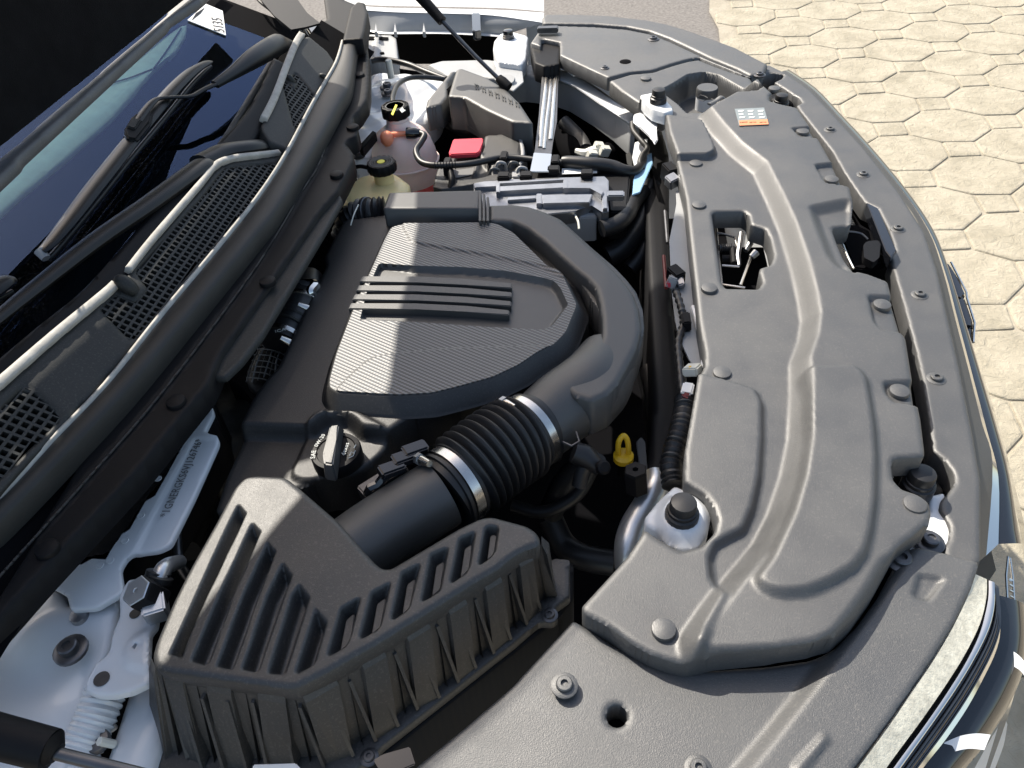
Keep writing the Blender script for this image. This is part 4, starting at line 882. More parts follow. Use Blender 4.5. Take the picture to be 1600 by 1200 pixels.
for b in ([(566, 431), (650, 432), (730, 436), (800, 442), (799, 450), (730, 445), (650, 441), (561, 440)], [(560, 445), (650, 446), (730, 450), (800, 456), (799, 464), (730, 459), (650, 455), (556, 454)],
          [(554, 459), (650, 460), (730, 464), (799, 470), (798, 478), (730, 473), (650, 469), (550, 468)], [(548, 473), (650, 474), (730, 478), (796, 484), (795, 492), (730, 487), (650, 483), (544, 482)]):
    prism('ridge', b, H(1.033), -.014, 0, M_['eng'] if 0 else M_['duct'], ec, .0012)
# oil filler cap
OC = P(526, 708, 1.008)
cap = lathe('oil_filler_cap', [(.030, -.012), (.030, .002), (.0285, .005), (.0235, .0055), (.0225, .004), (.0001, .004)], OC, (0, 0, 1), M_['black'], ec, 40, label='round black oil filler cap with pale oil grade lettering')
OF = H(OC[2])
prism('cap_grip', [(516, 668), (530, 666), (526, 690), (521, 728), (507, 726), (505, 710)], OF, .003, .023, M_['duct'], cap, .002, taper=.35, ph=.02)
of2 = H(OC[2]+.0045)
for i, ch in enumerate('SAE 0W-20'):
    a = math.pi*(1.17 - i*.082); c = np.array([of2.px((526, 708))[0]+.0262*math.cos(a), of2.px((526, 708))[1]+.0262*math.sin(a)])
for s_, p, q, sz in (('SAE', (492, 717), (495, 700), .0078), ('0W-20', (496, 699), (506, 684), .0070), ('dexos', (539, 712), (547, 690), .0078)):
    text('cap_lettering', s_, H(OC[2]+.0062), p, q, sz, M_['paleprint'], cap, h=.0006)
for L in ([(544, 716), (552, 712), (555, 704)], [(546, 712), (549, 706), (554, 708)], [(553, 700), (556, 695)]):
    tube('cap_lettering', [H(OC[2]+.0065).pw(p) for p in L], .0006, M_['paleprint'], cap, seg=4, sm=False)

# ---- charge pipe and woven shield between cover and bulkhead
cp_ = [(482, 440, .98), (478, 460, .985), (468, 485, .985), (452, 515, .98), (440, 540, .975)]
chp = tube('charge_pipe', pt(cp_), [.026, .028, .03, .031, .031], M_['rubber'], car, seg=28, label='black charge pipe with steel clamps beside the bulkhead')
pp = [np.array(p) for p in pt(cp_)]
lathe('pipe_collar', [(.024, -.006), (.029, -.005), (.03, .006), (.025, .007)], P(480, 466, .985), pp[1]-pp[2], M_['alu'], chp, 28)
clamp(chp, P(472, 480, .985), pp[2]-pp[1], .0305, .004, P(476, 478, 1.03), 'steel'); clamp(chp, P(443, 532, .977), pp[4]-pp[3], .033, .004, P(452, 533, 1.03), 'steel')
for p in ((463, 494), (458, 504), (452, 514)): lathe('pipe_ring', [(.030, -.002), (.0325, 0), (.030, .002)], P(p[0], p[1], .983), pp[3]-pp[2], M_['rubber'], chp, 28)
text('pipe_lettering', 'ICAC', H(1.016), (430, 521), (450, 516), .009, M_['paleprint'], chp, h=.001)
tube('bright_hook', pt([(455, 448, 1.0), (470, 441, 1.01), (486, 441, 1.01), (492, 447, 1.01), (486, 456, 1.01), (494, 462, 1.0)]), [.003, .004, .006, .008, .008, .004], M_['chrome'], chp, seg=8)
tube('bright_rod', pt([(438, 470, .99), (424, 495, .99), (414, 522, .98), (410, 540, .96)]), .003, M_['steel'], chp, seg=6)
shield = relief('woven_shield', [(400, 540), (428, 532), (462, 545), (448, 575), (432, 598), (410, 612), (385, 600), (382, 580)], M_['black'], car, z=.955, res=.005, skirt=.06, er=.012, r=.01, label='dark net of wires wrapped round the pipe')
for k in range(9):
    a = (385+k*9, 598-k*2+random.uniform(-3, 3)); b = (410+k*6, 535+k*1.5)
    tube('net_strand', [P(a[0], a[1], .958), P((a[0]+b[0])/2+random.uniform(-4, 4), (a[1]+b[1])/2, .962), P(b[0], b[1], .958)], .0011, M_['plug'] if k % 2 else M_['duct'], shield, seg=4)
for k in range(7):
    a = (385+k*3, 590-k*9); b = (440+k*3, 605-k*9)
    tube('net_strand', [P(a[0], a[1], .958), P((a[0]+b[0])/2, (a[1]+b[1])/2-5, .965), P(b[0], b[1], .958)], .0011, M_['duct'], shield, seg=4)
# dusty heat shield left of the engine
hs = relief('heat_shield', [(330, 590), (352, 590), (378, 568), (392, 600), (400, 640), (385, 690), (360, 735), (340, 760), (320, 740), (325, 690), (340, 660), (330, 630)], M_['brown'], car, z=.9, res=.006, skirt=.05, er=.01, r=.02, zf=lambda Q: .01*np.sin(Q[:, 0]*70)*np.sin(Q[:, 1]*50), label='dusty brown heat shield deep between engine and bulkhead')
prism('heat_fold', [(352, 590), (392, 545), (404, 612), (402, 640), (378, 600)], H(.94), -.06, 0, M_['dark'], hs, .003)
# ---- white body metal on the near side
vin = relief('vin_plate', [(326, 630), (332, 636), (334, 645), (320, 673), (326, 677), (340, 680), (339, 690), (300, 776), (264, 848), (245, 857), (214, 861), (198, 870), (187, 888), (190, 905), (192, 925), (150, 950), (110, 953), (104, 930), (85, 918), (60, 914), (75, 890), (110, 872), (168, 861), (200, 815), (235, 765), (257, 741), (259, 735), (272, 710), (290, 670), (311, 648)],
             M_['white'], car, z=1.0, res=.003, skirt=.006, er=.002, r=.004, holes=[[(318+6*math.cos(a), 645+5*math.sin(a)) for a in np.arange(0, 6.28, .5)]],
             feats=[feat([(303, 684), (345, 680), (345, 700), (270, 860), (205, 868), (250, 775)], -.004, .004, r=.004)], label='pale painted panel stamped with the vehicle number beside the bulkhead')
text('stamped_number', '*1GNERGKS6VJ126746*', H(.9975), (262, 808), (309, 706), .0135, M_['greyprint'], vin, h=.0008, stretch=.83)
for p in ((247, 748), (220, 806), (195, 845), (172, 876), (156, 884)): lathe('spot_weld', [(.0045, 0), (.004, .0006), (.0028, .0003), (.0001, .0003)], P(p[0], p[1], 1.0005), (0, 0, 1), M_['white'], vin, 14)
def bump(Q, c, r, h): d = np.linalg.norm(Q-c, axis=1)/r; return h*np.exp(-d*d)
_pxw = lambda x, y, z=.98: P(x, y, z)[:2]
def towz(Q):
    return bump(Q, _pxw(60, 990), .035, .014)+bump(Q, _pxw(40, 1090), .05, -.02)+bump(Q, _pxw(150, 960), .03, .008)+bump(Q, _pxw(-10, 1140), .05, .015) - bump(Q, _pxw(110, 1150), .03, .008)
tow = relief('strut_tower', [(-60, 960), (0, 935), (45, 908), (62, 912), (85, 915), (104, 930), (112, 952), (150, 950), (185, 925), (186, 960), (177, 990), (168, 1018), (140, 1060), (131, 1078), (148, 1098), (120, 1110), (108, 1150), (95, 1220), (60, 1290), (-60, 1290)], M_['white'], car, z=.98, res=.004, skirt=.05, er=.006, r=.006, zf=towz,
             label='white near strut tower with bolts, dented like pressed steel')
stud('bolt', 'bolt', P(110, 1015, .992), .0095, M_['darksteel'], tow); stud('locating_pin', 'bumper', P(127, 966, .985), .0095, M_['alu'], tow)
lathe('slot', [(.013, 0), (.012, .001), (.0001, .001)], P(130, 968, .9835), (0, 0, 1), M_['dark'], tow, 20)
tube('tower_opening', pt([(-40, 1010), (5, 995), (25, 965), (25, 935), (10, 915), (-20, 910)], .985), .006, M_['greypaint'], tow, seg=10, flat=.5)
prism('tower_hole', [(-60, 1010), (-5, 995), (16, 970), (20, 945), (8, 925), (-60, 915)], H(.9835), -.002, .001, M_['dark'], tow, 0)
sb = relief('service_bracket', [(186, 928), (200, 905), (225, 903), (243, 940), (245, 962), (243, 976), (236, 992), (234, 1030), (234, 1066), (205, 1080), (175, 1087), (150, 1086), (131, 1078), (135, 1062), (150, 1035), (167, 1022), (171, 1015), (175, 990), (187, 962)], M_['white'], car, z=1.0, res=.003, skirt=.008, er=.0025, r=.004,
            holes=[[(214+7*math.cos(a), 1012+5*math.sin(a)) for a in np.arange(0, 6.28, .5)]], feats=[feat([(196, 1030), (205, 1000), (232, 985), (245, 1000), (240, 1040)], .005, .01, r=.01)], label='pale blue-grey bracket holding the pipe fitting beside the filter box')
lathe('slot', [(.0075, 0), (.0075, .0008), (.0001, .0008)], P(159, 1061, 1.0005), (0, 0, 1), M_['darksteel'], sb, 18); lathe('slot', [(.0055, 0), (.0055, .0008), (.0001, .0008)], P(211, 959, 1.0005), (0, 0, 1), M_['brown'], sb, 18)
fit = lathe('filler_valve', [(.0165, -.03), (.0165, -.002), (.015, 0), (.0035, 0), (.003, -.003), (.0001, -.003)], P(213, 923, 1.04), (-.25, -.2, .9), M_['black'], car, 6, label='hexagonal black valve cap with a bright top', poly=True)
lathe('valve_top', [(.0155, .0003), (.0145, .0012), (.003, .0012), (.0025, .0003)], P(213, 923, 1.04), (-.25, -.2, .9), M_['silver'], fit, 6, poly=True)
box('alloy_block', P(243, 950, 1.015), (.022, .022, .028), M_['silver'], fit, rot=(.2, .1, .5))
tube('alloy_pipe', pt([(243, 940, 1.0), (247, 915, 1.015), (252, 895, 1.02), (262, 884, 1.01), (280, 878, .97)]), [.007, .007, .0085, .0085, .008], M_['silver'], fit, seg=16)
for p, r in (((250, 906), .0125), ((247, 898), .0125)): lathe('pipe_grommet', [(r*.8, -.004), (r, -.003), (r, .003), (r*.8, .004)], P(p[0], p[1], 1.018), P(255, 890, 1.02)-P(247, 915, 1.01), M_['rubber'], fit, 20)
tube('foil_hose', pt([(276, 835, .96), (277, 860, .955), (280, 880, .95), (292, 900, .93)]), .006, M_['darksteel'], fit, seg=10)
weld = []; base_ = smooth_poly(np.array(pt([(165, 1080, .97), (150, 1120, .965), (132, 1160, .96), (115, 1200, .955), (95, 1260, .95)])), 14, False)
tube('flexible_sleeve', [p for p in base_], [.019+.0013*math.sin(i*1.9) for i in range(len(base_))], M_['white'], tow, seg=20, sm=False)
rail = relief('inner_rail', [(234, 1066), (252, 1095), (262, 1120), (258, 1150), (240, 1210), (230, 1290), (160, 1290), (172, 1190), (185, 1150), (200, 1095), (205, 1082)], M_['white'], car, z=.95, res=.006, skirt=.05, er=.006, r=.006, zf=lambda Q: .01*np.sin(Q[:, 0]*40), label='light grey inner wing rail beside the filter box')
stud('rail_plug', 'pin', P(151, 1158, .965), .012, M_['darksteel'], rail); tube('plastic_rivet', pt([(155, 1158, .975), (178, 1163, .96)]), .004, M_['pale'], rail, sm=False, seg=8)
ns = tube('near_hood_strut', pt([(-80, 1128, 1.10), (0, 1151, 1.09), (80, 1172, 1.08)]), [.0165, .0165, .016], M_['black'], car, seg=24, sm=False, label='near gas strut of the hood with a grey body and thin rod')
tube('strut_rod', pt([(78, 1171, 1.08), (90, 1177, 1.078)]), [.0155, .008], M_['black'], ns, seg=20, sm=False)
tube('strut_rod', pt([(88, 1177, 1.078), (180, 1200, 1.068), (300, 1230, 1.05)]), .0052, M_['darksteel'], ns, seg=14, sm=False)
fs = tube('far_hood_strut', pt([(640, -22, 1.19), (665, 4, 1.16), (691, 33, 1.13)]), [.0115, .0115, .0105], M_['black'], car, seg=20, sm=False, label='far gas strut of the hood running down to its ball joint')
tube('strut_rod', pt([(690, 32, 1.13), (742, 87, 1.07), (784, 128, 1.025)]), .0045, M_['darksteel'], fs, seg=12, sm=False)
tube('strut_socket', pt([(779, 122, 1.03), (785, 128, 1.024), (795, 137, 1.015)]), [.009, .0115, .011], M_['black'], fs, seg=14, sm=False)

# ---- far side: wing, rail, hood hinge corner
wing = band('far_wing', [(558, 9), (600, 12), (660, 13), (720, 14), (790, 16), (850, 20)], 1.0, [(572, 16), (620, 19), (700, 21), (770, 24), (840, 34), (848, 36)], 1.0, M_['white'], car, 2, label='white far wing with its folded inner edge')
zi = z_under((700, 21), 1.0, (700, 49)) + .004
band('wing_inner', [(572, 16), (620, 19), (700, 21), (770, 24), (848, 36)], .999, [(571, 45), (600, 50), (632, 49), (700, 49), (790, 54)], zi, M_['greypaint'], wing, 4)  # white metal greyed so the inner face looks shaded
band('wing_lip', [(571, 45), (600, 50), (632, 48), (700, 48), (790, 53)], zi, [(571, 48), (600, 53), (640, 53), (700, 53), (790, 58)], zi, M_['white'], wing, 1)
band('wing_skin', [(540, 6), (600, 9), (660, 10), (720, 11), (790, 13), (850, 18)], 1.0, [(520, -30), (600, -20), (700, -20), (850, -15)], .6, M_['white'], wing, 2)
mk('wheel_arch_wall', [P(560, 46, .93), P(800, 56, .93), P(800, 100, .8), P(555, 100, .8)], [(0, 1, 2, 3)], M_['dark'], wing)
for x in (585, 615, 660): prism('gusset', [(x, 50), (x+2, 35), (x+5, 50)], H(.98), -.01, .004, M_['greypaint'], wing, .001)
prism('wing_clip', [(737, 20), (750, 20), (751, 47), (743, 49), (738, 47)], H(1.0), -.02, .004, M_['gloss'], wing, .002)
corner = relief('cowl_corner', [(478, 50), (510, 30), (506, 0), (505, -20), (540, 0), (560, 8), (556, 60), (530, 95), (516, 80), (500, 70)], M_['black'], car, z=1.05, res=.006, skirt=.05, er=.004, r=.006, label='black corner panel beyond the cowl')
relief('mirror_fillet', [(476, 40), (500, 38), (515, 45), (520, 55), (512, 65), (500, 68), (486, 55)], M_['gloss'], corner, z=1.075, res=.004, skirt=.02, er=.004, r=.008)
tube('mirror_edge', pt([(474, 40, 1.09), (480, 55, 1.09), (492, 66, 1.085), (508, 66, 1.08), (520, 58, 1.08)]), .0035, M_['seal'], corner, seg=8)
tube('pillar_edge', [WF.pw(p, .004) for p in ((385, -30), (402, -2), (425, 18), (445, 40), (475, 52))], .004, M_['seal'], ws, seg=8)
relief('seal_end', [(535, 62), (540, 40), (547, 12), (558, 2), (570, 4), (575, 20), (570, 48), (566, 60)], M_['black'], seal, z=1.115, res=.003, skirt=.03, er=.005, r=.004)
hb = relief('hinge_bracket', [(560, 53), (610, 54), (619, 60), (622, 92), (600, 94), (560, 92)], M_['greypaint'], car, z=.955, res=.004, skirt=.05, er=.002, r=.004, feats=[feat([(585, 53), (592, 53), (592, 95), (583, 95)], .004, .002)], label='grey pressed hinge bracket below the far wing')
prism('bracket_slot', [(562, 56), (607, 58), (606, 62), (564, 61)], H(.957), 0, .001, M_['dark'], hb, 0); stud('plug', 'pin', P(597, 83, .957), .006, M_['dark'], hb)
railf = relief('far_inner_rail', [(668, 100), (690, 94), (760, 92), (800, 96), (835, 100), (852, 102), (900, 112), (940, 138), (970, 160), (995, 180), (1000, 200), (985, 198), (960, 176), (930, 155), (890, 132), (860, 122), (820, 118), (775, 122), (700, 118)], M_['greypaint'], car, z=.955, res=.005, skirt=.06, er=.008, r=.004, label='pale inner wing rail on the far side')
ftow = relief('far_strut_tower', [(573, 130), (576, 118), (600, 112), (640, 116), (680, 112), (700, 128), (692, 150), (680, 175), (664, 190), (640, 200), (600, 215), (575, 245), (552, 252), (548, 235), (556, 200), (570, 180)], M_['white'], car, z=.95, res=.005, skirt=.06, er=.01, r=.01,
                zf=lambda Q: bump(Q, _pxw(640, 140, .95), .05, .02)+bump(Q, _pxw(590, 160, .95), .05, -.012)+.003*np.sin(Q[:, 0]*90)*np.sin(Q[:, 1]*70), label='white far strut tower lit by the sun')
stud('bolt', 'bolt', P(605, 136, .955), .01, M_['darksteel'], ftow); stud('bolt', 'bolt', P(606, 146, .955), .009, M_['darksteel'], ftow); lathe('tower_stud', [(.008, -.02), (.008, .02), (.006, .022)], P(609, 108, .99), (0, 0, 1), M_['pale'], ftow, 12)
stud('bolt', 'bolt', P(560, 243, .955), .008, M_['darksteel'], ftow)
tube('wiring_hose', pt([(580, 95, .99), (600, 93, .99), (635, 100, .985), (665, 112, .985), (697, 124, .98)]), .007, M_['rubber'], ftow, seg=12)
tube('vent_hose', pt([(614, 165, 1.03), (614, 150, 1.03), (622, 132, 1.02), (640, 122, 1.01), (668, 121, 1.0), (695, 124, .99)]), .0055, M_['rubber'], ftow, seg=12)
rest = relief('front_mount', [(772, 62), (780, 52), (800, 48), (825, 55), (822, 90), (815, 100), (778, 95), (770, 75)], M_['white'], car, z=1.0, res=.003, skirt=.03, er=.008, r=.006, label='white mount carrying a small rubber stop by the far wing')
prism('mount_plate', [(776, 98), (815, 100), (818, 128), (802, 142), (785, 135), (772, 122)], H(.985), -.004, 0, M_['greypaint'], rest, .001)
lathe('ball_washer', [(.018, 0), (.016, .004), (.01, .004)], P(793, 126, .99), (0, -.3, 1), M_['greypaint'], rest, 24)
stud('rubber_stop', 'bumper', P(794, 53, 1.01), .012, M_['gloss'], rest)
ctrb = relief('bracket_cover', [(828, 68), (848, 62), (868, 62), (876, 68), (874, 100), (850, 104), (835, 98), (833, 88)], M_['black'], car, z=1.01, res=.004, skirt=.04, er=.003, r=.004, label='black corner cover over the cross brace mount')
brace = prism('cross_brace', [(848, 104), (876, 106), (872, 130), (870, 190), (864, 222), (858, 268), (828, 268), (836, 232), (842, 180), (846, 128)], H(.985), -.003, 0, M_['darksteel'], car, .0012, label='narrow dark steel brace crossing the bay with pressed ribs')
for L, w in (([(855, 118), (852, 145), (848, 180), (845, 215), (844, 230)], .0045), ([(868, 118), (866, 150), (863, 190), (860, 218)], .0045), ([(862, 112), (859, 150), (854, 190), (850, 232)], .0035)):
    tube('pressed_rib', pt([(a, b, .9855) for a, b in L]), w, M_['steel'], brace, seg=10, flat=.5)
stud('bolt', 'bolt', P(863, 102, .99), .009, M_['plug'], brace)
prism('brace_foot', [(834, 238), (862, 240), (858, 268), (828, 268)], H(.9865), 0, .0025, M_['chrome'], brace, .001)

# ---- coolant tank
tz = P(622, 250, .93)
def blob(name, prof, c, sx, sy, m, parent=None, seg=40, label=None, ry=0):
    V = []; F = []
    for r, h in prof:
        for k in range(seg):
            a = 2*math.pi*k/seg; x, y = sx*r*math.cos(a), sy*r*math.sin(a); V.append((c[0]+x*math.cos(ry)-y*math.sin(ry), c[1]+x*math.sin(ry)+y*math.cos(ry), c[2]+h))
    for i in range(len(prof)-1):
        for k in range(seg): F.append((i*seg+k, i*seg+(k+1) % seg, (i+1)*seg+(k+1) % seg, (i+1)*seg+k))
    F.append(tuple((len(prof)-1)*seg+k for k in range(seg)))
    return mk(name, V, F, m, parent, label, 60)
tc_ = P(632, 246, .93)
tank = blob('coolant_tank', [(1, -.075), (1.03, -.04), (1.0, -.008), (.95, .015), (.86, .036), (.72, .054), (.5, .066), (.32, .072), (.3, .082)], tc_, .071, .068, M_['tank'], car, label='round translucent coolant tank with pink fluid and a black cap')
blob('coolant_level', [(1, -.12), (1.035, -.10), (1.035, -.045), (1.0, -.043)], tc_, .0715, .0685, M_['tankpink'], tank)
lathe('tank_seam', [(.070, -.0015), (.0735, -.001), (.0735, .0015), (.070, .002)], tc_+np.array([0, 0, -.006]), (0, .05, 1), M_['tank'], tank, 40)
cc = P(618, 172, 1.03)
tube('tank_neck', [tc_+np.array([0, 0, .05]), cc+np.array([0, 0, -.012])], [.03, .021], M_['tank'], tank, seg=24, sm=False)
lathe('tank_cap', [(.027, -.012), (.0285, -.008), (.0285, .006), (.0265, .01), (.0235, .0105), (.0225, .009), (.0001, .009)], cc, (0, 0, 1), M_['black'], tank, 60, ripple=.035, nrip=10)
cf = H(cc[2]+.0095); prism('cap_mark', [(611, 178), (614, 180), (621, 164), (618, 163)], cf, 0, .001, M_['yelprint'], tank, 0)
for rr_ in (.019,): lathe('cap_ring_print', [(rr_, .009), (rr_, .0097), (rr_-.0012, .0097), (rr_-.0012, .009)], cc, (0, 0, 1), M_['greyprint'], tank, 40)
prism('cap_symbol', [(624, 171), (629, 167), (631, 171), (634, 172), (628, 176)], cf, 0, .001, M_['paleprint'], tank, 0)
blob('float_housing', [(.6, -.012), (1, -.004), (1, .006), (.75, .013), (.3, .016)], P(607, 212, 1.0)-np.array([0, .015, .0]), .013, .013, M_['orange'], tank, label='orange knob of the tank outlet')
tube('tank_outlet', pt([(607, 211, 1.0), (638, 208, 1.0)]), .0055, M_['orange'], tank, sm=False)
tube('quick_connector', pt([(636, 208, 1.0), (648, 208, 1.0), (656, 208, 1.0)]), [.0115, .0115, .008], M_['gloss'], tank, sm=False, seg=12)
vh = tube('vent_hose', pt([(652, 207, 1.0), (663, 211, 1.0), (658, 222, .995), (650, 236, .99), (657, 252, .985), (675, 258, .985), (705, 258, .985), (740, 255, .985), (790, 246, .98), (845, 251, .98), (878, 254, .98)]), .0062, M_['rubber'], car, seg=14, label='thin black hose from the coolant tank across the battery')
tube('hose_sleeve', pt([(878, 252, .98), (890, 253, .98), (925, 256, .98), (955, 260, .975), (975, 266, .97), (993, 266, .965), (1003, 255, .96), (1006, 240, .96)]), [.009, .0115, .0125, .0125, .011, .009, .008, .007], M_['rubber'], vh, seg=16)
for k in range(8): lathe('hose_ring', [(.006, -.001), (.008, 0), (.006, .001)], P(680+k*4.5, 258.3, .985), (1, 0, 0), M_['rubber'], vh, 12)
for x, y in ((700, 262), (788, 252), (868, 258)): box('hose_clip', P(x, y, .975), (.014, .03, .03), M_['black'], vh)
tube('clip_stem', pt([(702, 260, .98), (706, 280, .97), (703, 296, .96)]), .006, M_['black'], vh)
tube('bright_pipe', pt([(988, 192, .99), (990, 205, .985), (1004, 222, .98), (1011, 232, .975), (1004, 242, .97), (1000, 255, .965), (1005, 268, .955)]), .0055, M_['seal'], car, seg=12, label='thin curved pipe by the far radiator edge')
# brake fluid tank
bt = relief('brake_fluid_tank', [(548, 281), (560, 272), (585, 266), (618, 266), (634, 278), (640, 283), (636, 298), (600, 320), (560, 325), (535, 322), (532, 300)], M_['fluid'], car, z=.985, res=.003, skirt=.07, er=.018, r=.01, ang=60, label='pale yellow brake fluid tank with a black cap')
bc = P(597, 262, 1.012)
lathe('fluid_neck', [(.019, -.03), (.017, 0)], bc, (0, 0, 1), M_['fluid'], bt, 24)
lathe('fluid_cap', [(.0255, -.006), (.027, -.003), (.027, .008), (.025, .012), (.0001, .012)], bc, (0, 0, 1), M_['black'], bt, 60, ripple=.025, nrip=16)
lathe('cap_print', [(.0075, .0122), (.0072, .0128), (.0001, .0128)], bc, (0, 0, 1), M_['yelprint'], bt, 24)
for a, b in ((.011, .0128), (.0155, .0172), (.0195, .021)): lathe('cap_print', [(b, .0121), (b, .0126), (a, .0126), (a, .0121)], bc, (0, 0, 1), M_['greyprint'], bt, 40)
tube('cap_strap', pt([(575, 262, 1.0), (562, 260, 1.0), (550, 264, .995), (545, 272, .99)]), .004, M_['black'], bt, seg=8)
prism('tank_strap', [(560, 227), (582, 203), (588, 206), (566, 232)], H(1.0), -.02, 0, M_['black'], tank, .002)

# ---- fuse box
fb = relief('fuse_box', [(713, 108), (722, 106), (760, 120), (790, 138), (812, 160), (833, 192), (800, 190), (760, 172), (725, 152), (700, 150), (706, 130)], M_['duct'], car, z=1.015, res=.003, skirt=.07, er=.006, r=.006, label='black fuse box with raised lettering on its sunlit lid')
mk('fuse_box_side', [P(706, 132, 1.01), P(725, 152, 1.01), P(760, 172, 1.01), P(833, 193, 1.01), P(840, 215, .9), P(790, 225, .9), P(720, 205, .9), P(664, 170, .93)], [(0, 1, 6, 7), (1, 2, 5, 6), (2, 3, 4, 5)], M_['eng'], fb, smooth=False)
relief('fuse_box_end', [(713, 110), (700, 128), (700, 150), (690, 162), (665, 168), (668, 155), (690, 128), (703, 112)], M_['duct'], fb, z=.995, res=.003, skirt=.05, er=.006, r=.004)
for a, b in (((722, 172), (800, 212)), ((724, 190), (775, 222))): tube('side_rib', pt([(a[0], a[1], .955), (b[0], b[1], .95)]), .004, M_['duct'], fb, seg=6, sm=False)
for i, ch in enumerate('EUSEBOX'): pass
for k in range(7):
    x, y = 742+k*10.5, 130+k*4.6
    for a, b in (((0, 0), (2, 9)), ((4+k % 2, 2), (6, 10)), ((0, 2), (6, 4+k % 3))): tube('raised_letter', [P(x+a[0], y+a[1], 1.0165), P(x+b[0], y+b[1], 1.0165)], .0011, M_['duct'], fb, seg=5, sm=False)
# ---- battery
bat = relief('battery_cover', [(758, 212), (816, 209), (822, 212), (822, 245), (812, 275), (690, 296), (676, 292), (684, 262), (704, 245), (750, 240)], M_['eng'], car, z=.965, res=.004, skirt=.12, er=.002, r=.004, feats=[feat([(752, 246), (758, 212), (800, 208), (815, 215), (812, 247), (770, 262)], .012, .003, r=.004), feat([(748, 244), (753, 244), (744, 272), (738, 272)], .006, .002)], label='black battery cover with a red terminal flap')
prism('terminal_flap', [(708, 217), (755, 215), (754, 222), (750, 236), (745, 239), (703, 241), (701, 238)], H(.985), -.01, 0, M_['red'], bat, .002, label='red plastic terminal flap')
prism('battery_print', [(708, 266), (740, 262), (744, 272), (712, 278)], H(.966), 0, .0006, M_['greyprint'], bat, 0)
tube('battery_seam', pt([(812, 215, .975), (817, 240, .975), (811, 262, .97), (800, 285, .96)]), .004, M_['plug'], bat, seg=8)
for k, (x, y) in enumerate(((765, 272), (775, 262), (795, 262), (808, 270))): tube('terminal_wire', pt([(x, y, .98), (x+4, y-8, .99), (x+14, y-6, .985), (x+16, y+4, .97)]), .003, M_['plug'] if k % 2 else M_['duct'], bat, seg=7)
# ---- control unit
EF = H(.985)
ecu = prism('control_unit', [(740, 286), (756, 283), (800, 280), (860, 278), (945, 275), (951, 281), (951, 330), (940, 332), (925, 320), (900, 330), (780, 342), (742, 336)], EF, -.03, -.006, M_['alu'], car, .0015, label='finned cast aluminium control unit behind the intake duct')
for L, h in (([(740, 286), (775, 284), (776, 291), (742, 293)], .002), ([(778, 283), (884, 278), (884, 281), (779, 287)], .001), ([(777, 291), (882, 285), (884, 293), (779, 299)], .003), ([(886, 285), (925, 285), (944, 299), (940, 305), (922, 293), (887, 294)], .004), ([(940, 300), (948, 298), (949, 325), (942, 326)], .0),
             ([(793, 308), (838, 305), (838, 310), (793, 313)], .0), ([(846, 304), (926, 303), (921, 316), (848, 318)], .004), ([(838, 302), (847, 302), (847, 318), (838, 318)], .003), ([(880, 280), (888, 280), (888, 294), (880, 294)], .005), ([(775, 286), (781, 285), (781, 300), (775, 300)], .005)):
    prism('cast_rib', L, EF, -.008, h, M_['alu'], ecu, .0012)
prism('connector_block', [(800, 268), (960, 266), (985, 272), (980, 330), (952, 330), (950, 276), (800, 282)], H(.965), -.06, 0, M_['black'], ecu, .003)
for p in ((822, 275), (917, 272), (865, 266), (787, 276)): box('ecu_clip', P(p[0], p[1], .985), (.022, .02, .012), M_['black'], ecu)
prism('ecu_label', [(878, 263), (933, 262), (933, 270), (878, 272)], H(.97), 0, .0008, M_['paper'], ecu, 0); box('ecu_lug', P(962, 306, .985), (.03, .018, .012), M_['alu'], ecu)
prism('ecu_screw', [(800, 268), (812, 266), (812, 276), (800, 276)], H(.972), 0, .004, M_['plug'], ecu, .001)
box('relay', P(850, 352, .93), (.09, .05, .05), M_['duct'], ecu, rot=(0, 0, -.1)); box('relay', P(905, 345, .94), (.06, .06, .05), M_['plug'], ecu, rot=(0, 0, .05)); box('relay', P(918, 336, .955), (.035, .02, .03), M_['darksteel'], ecu)
tube('wire', pt([(897, 334, .97), (903, 345, .97), (905, 358, .965)]), .002, M_['pale'], ecu, seg=6)
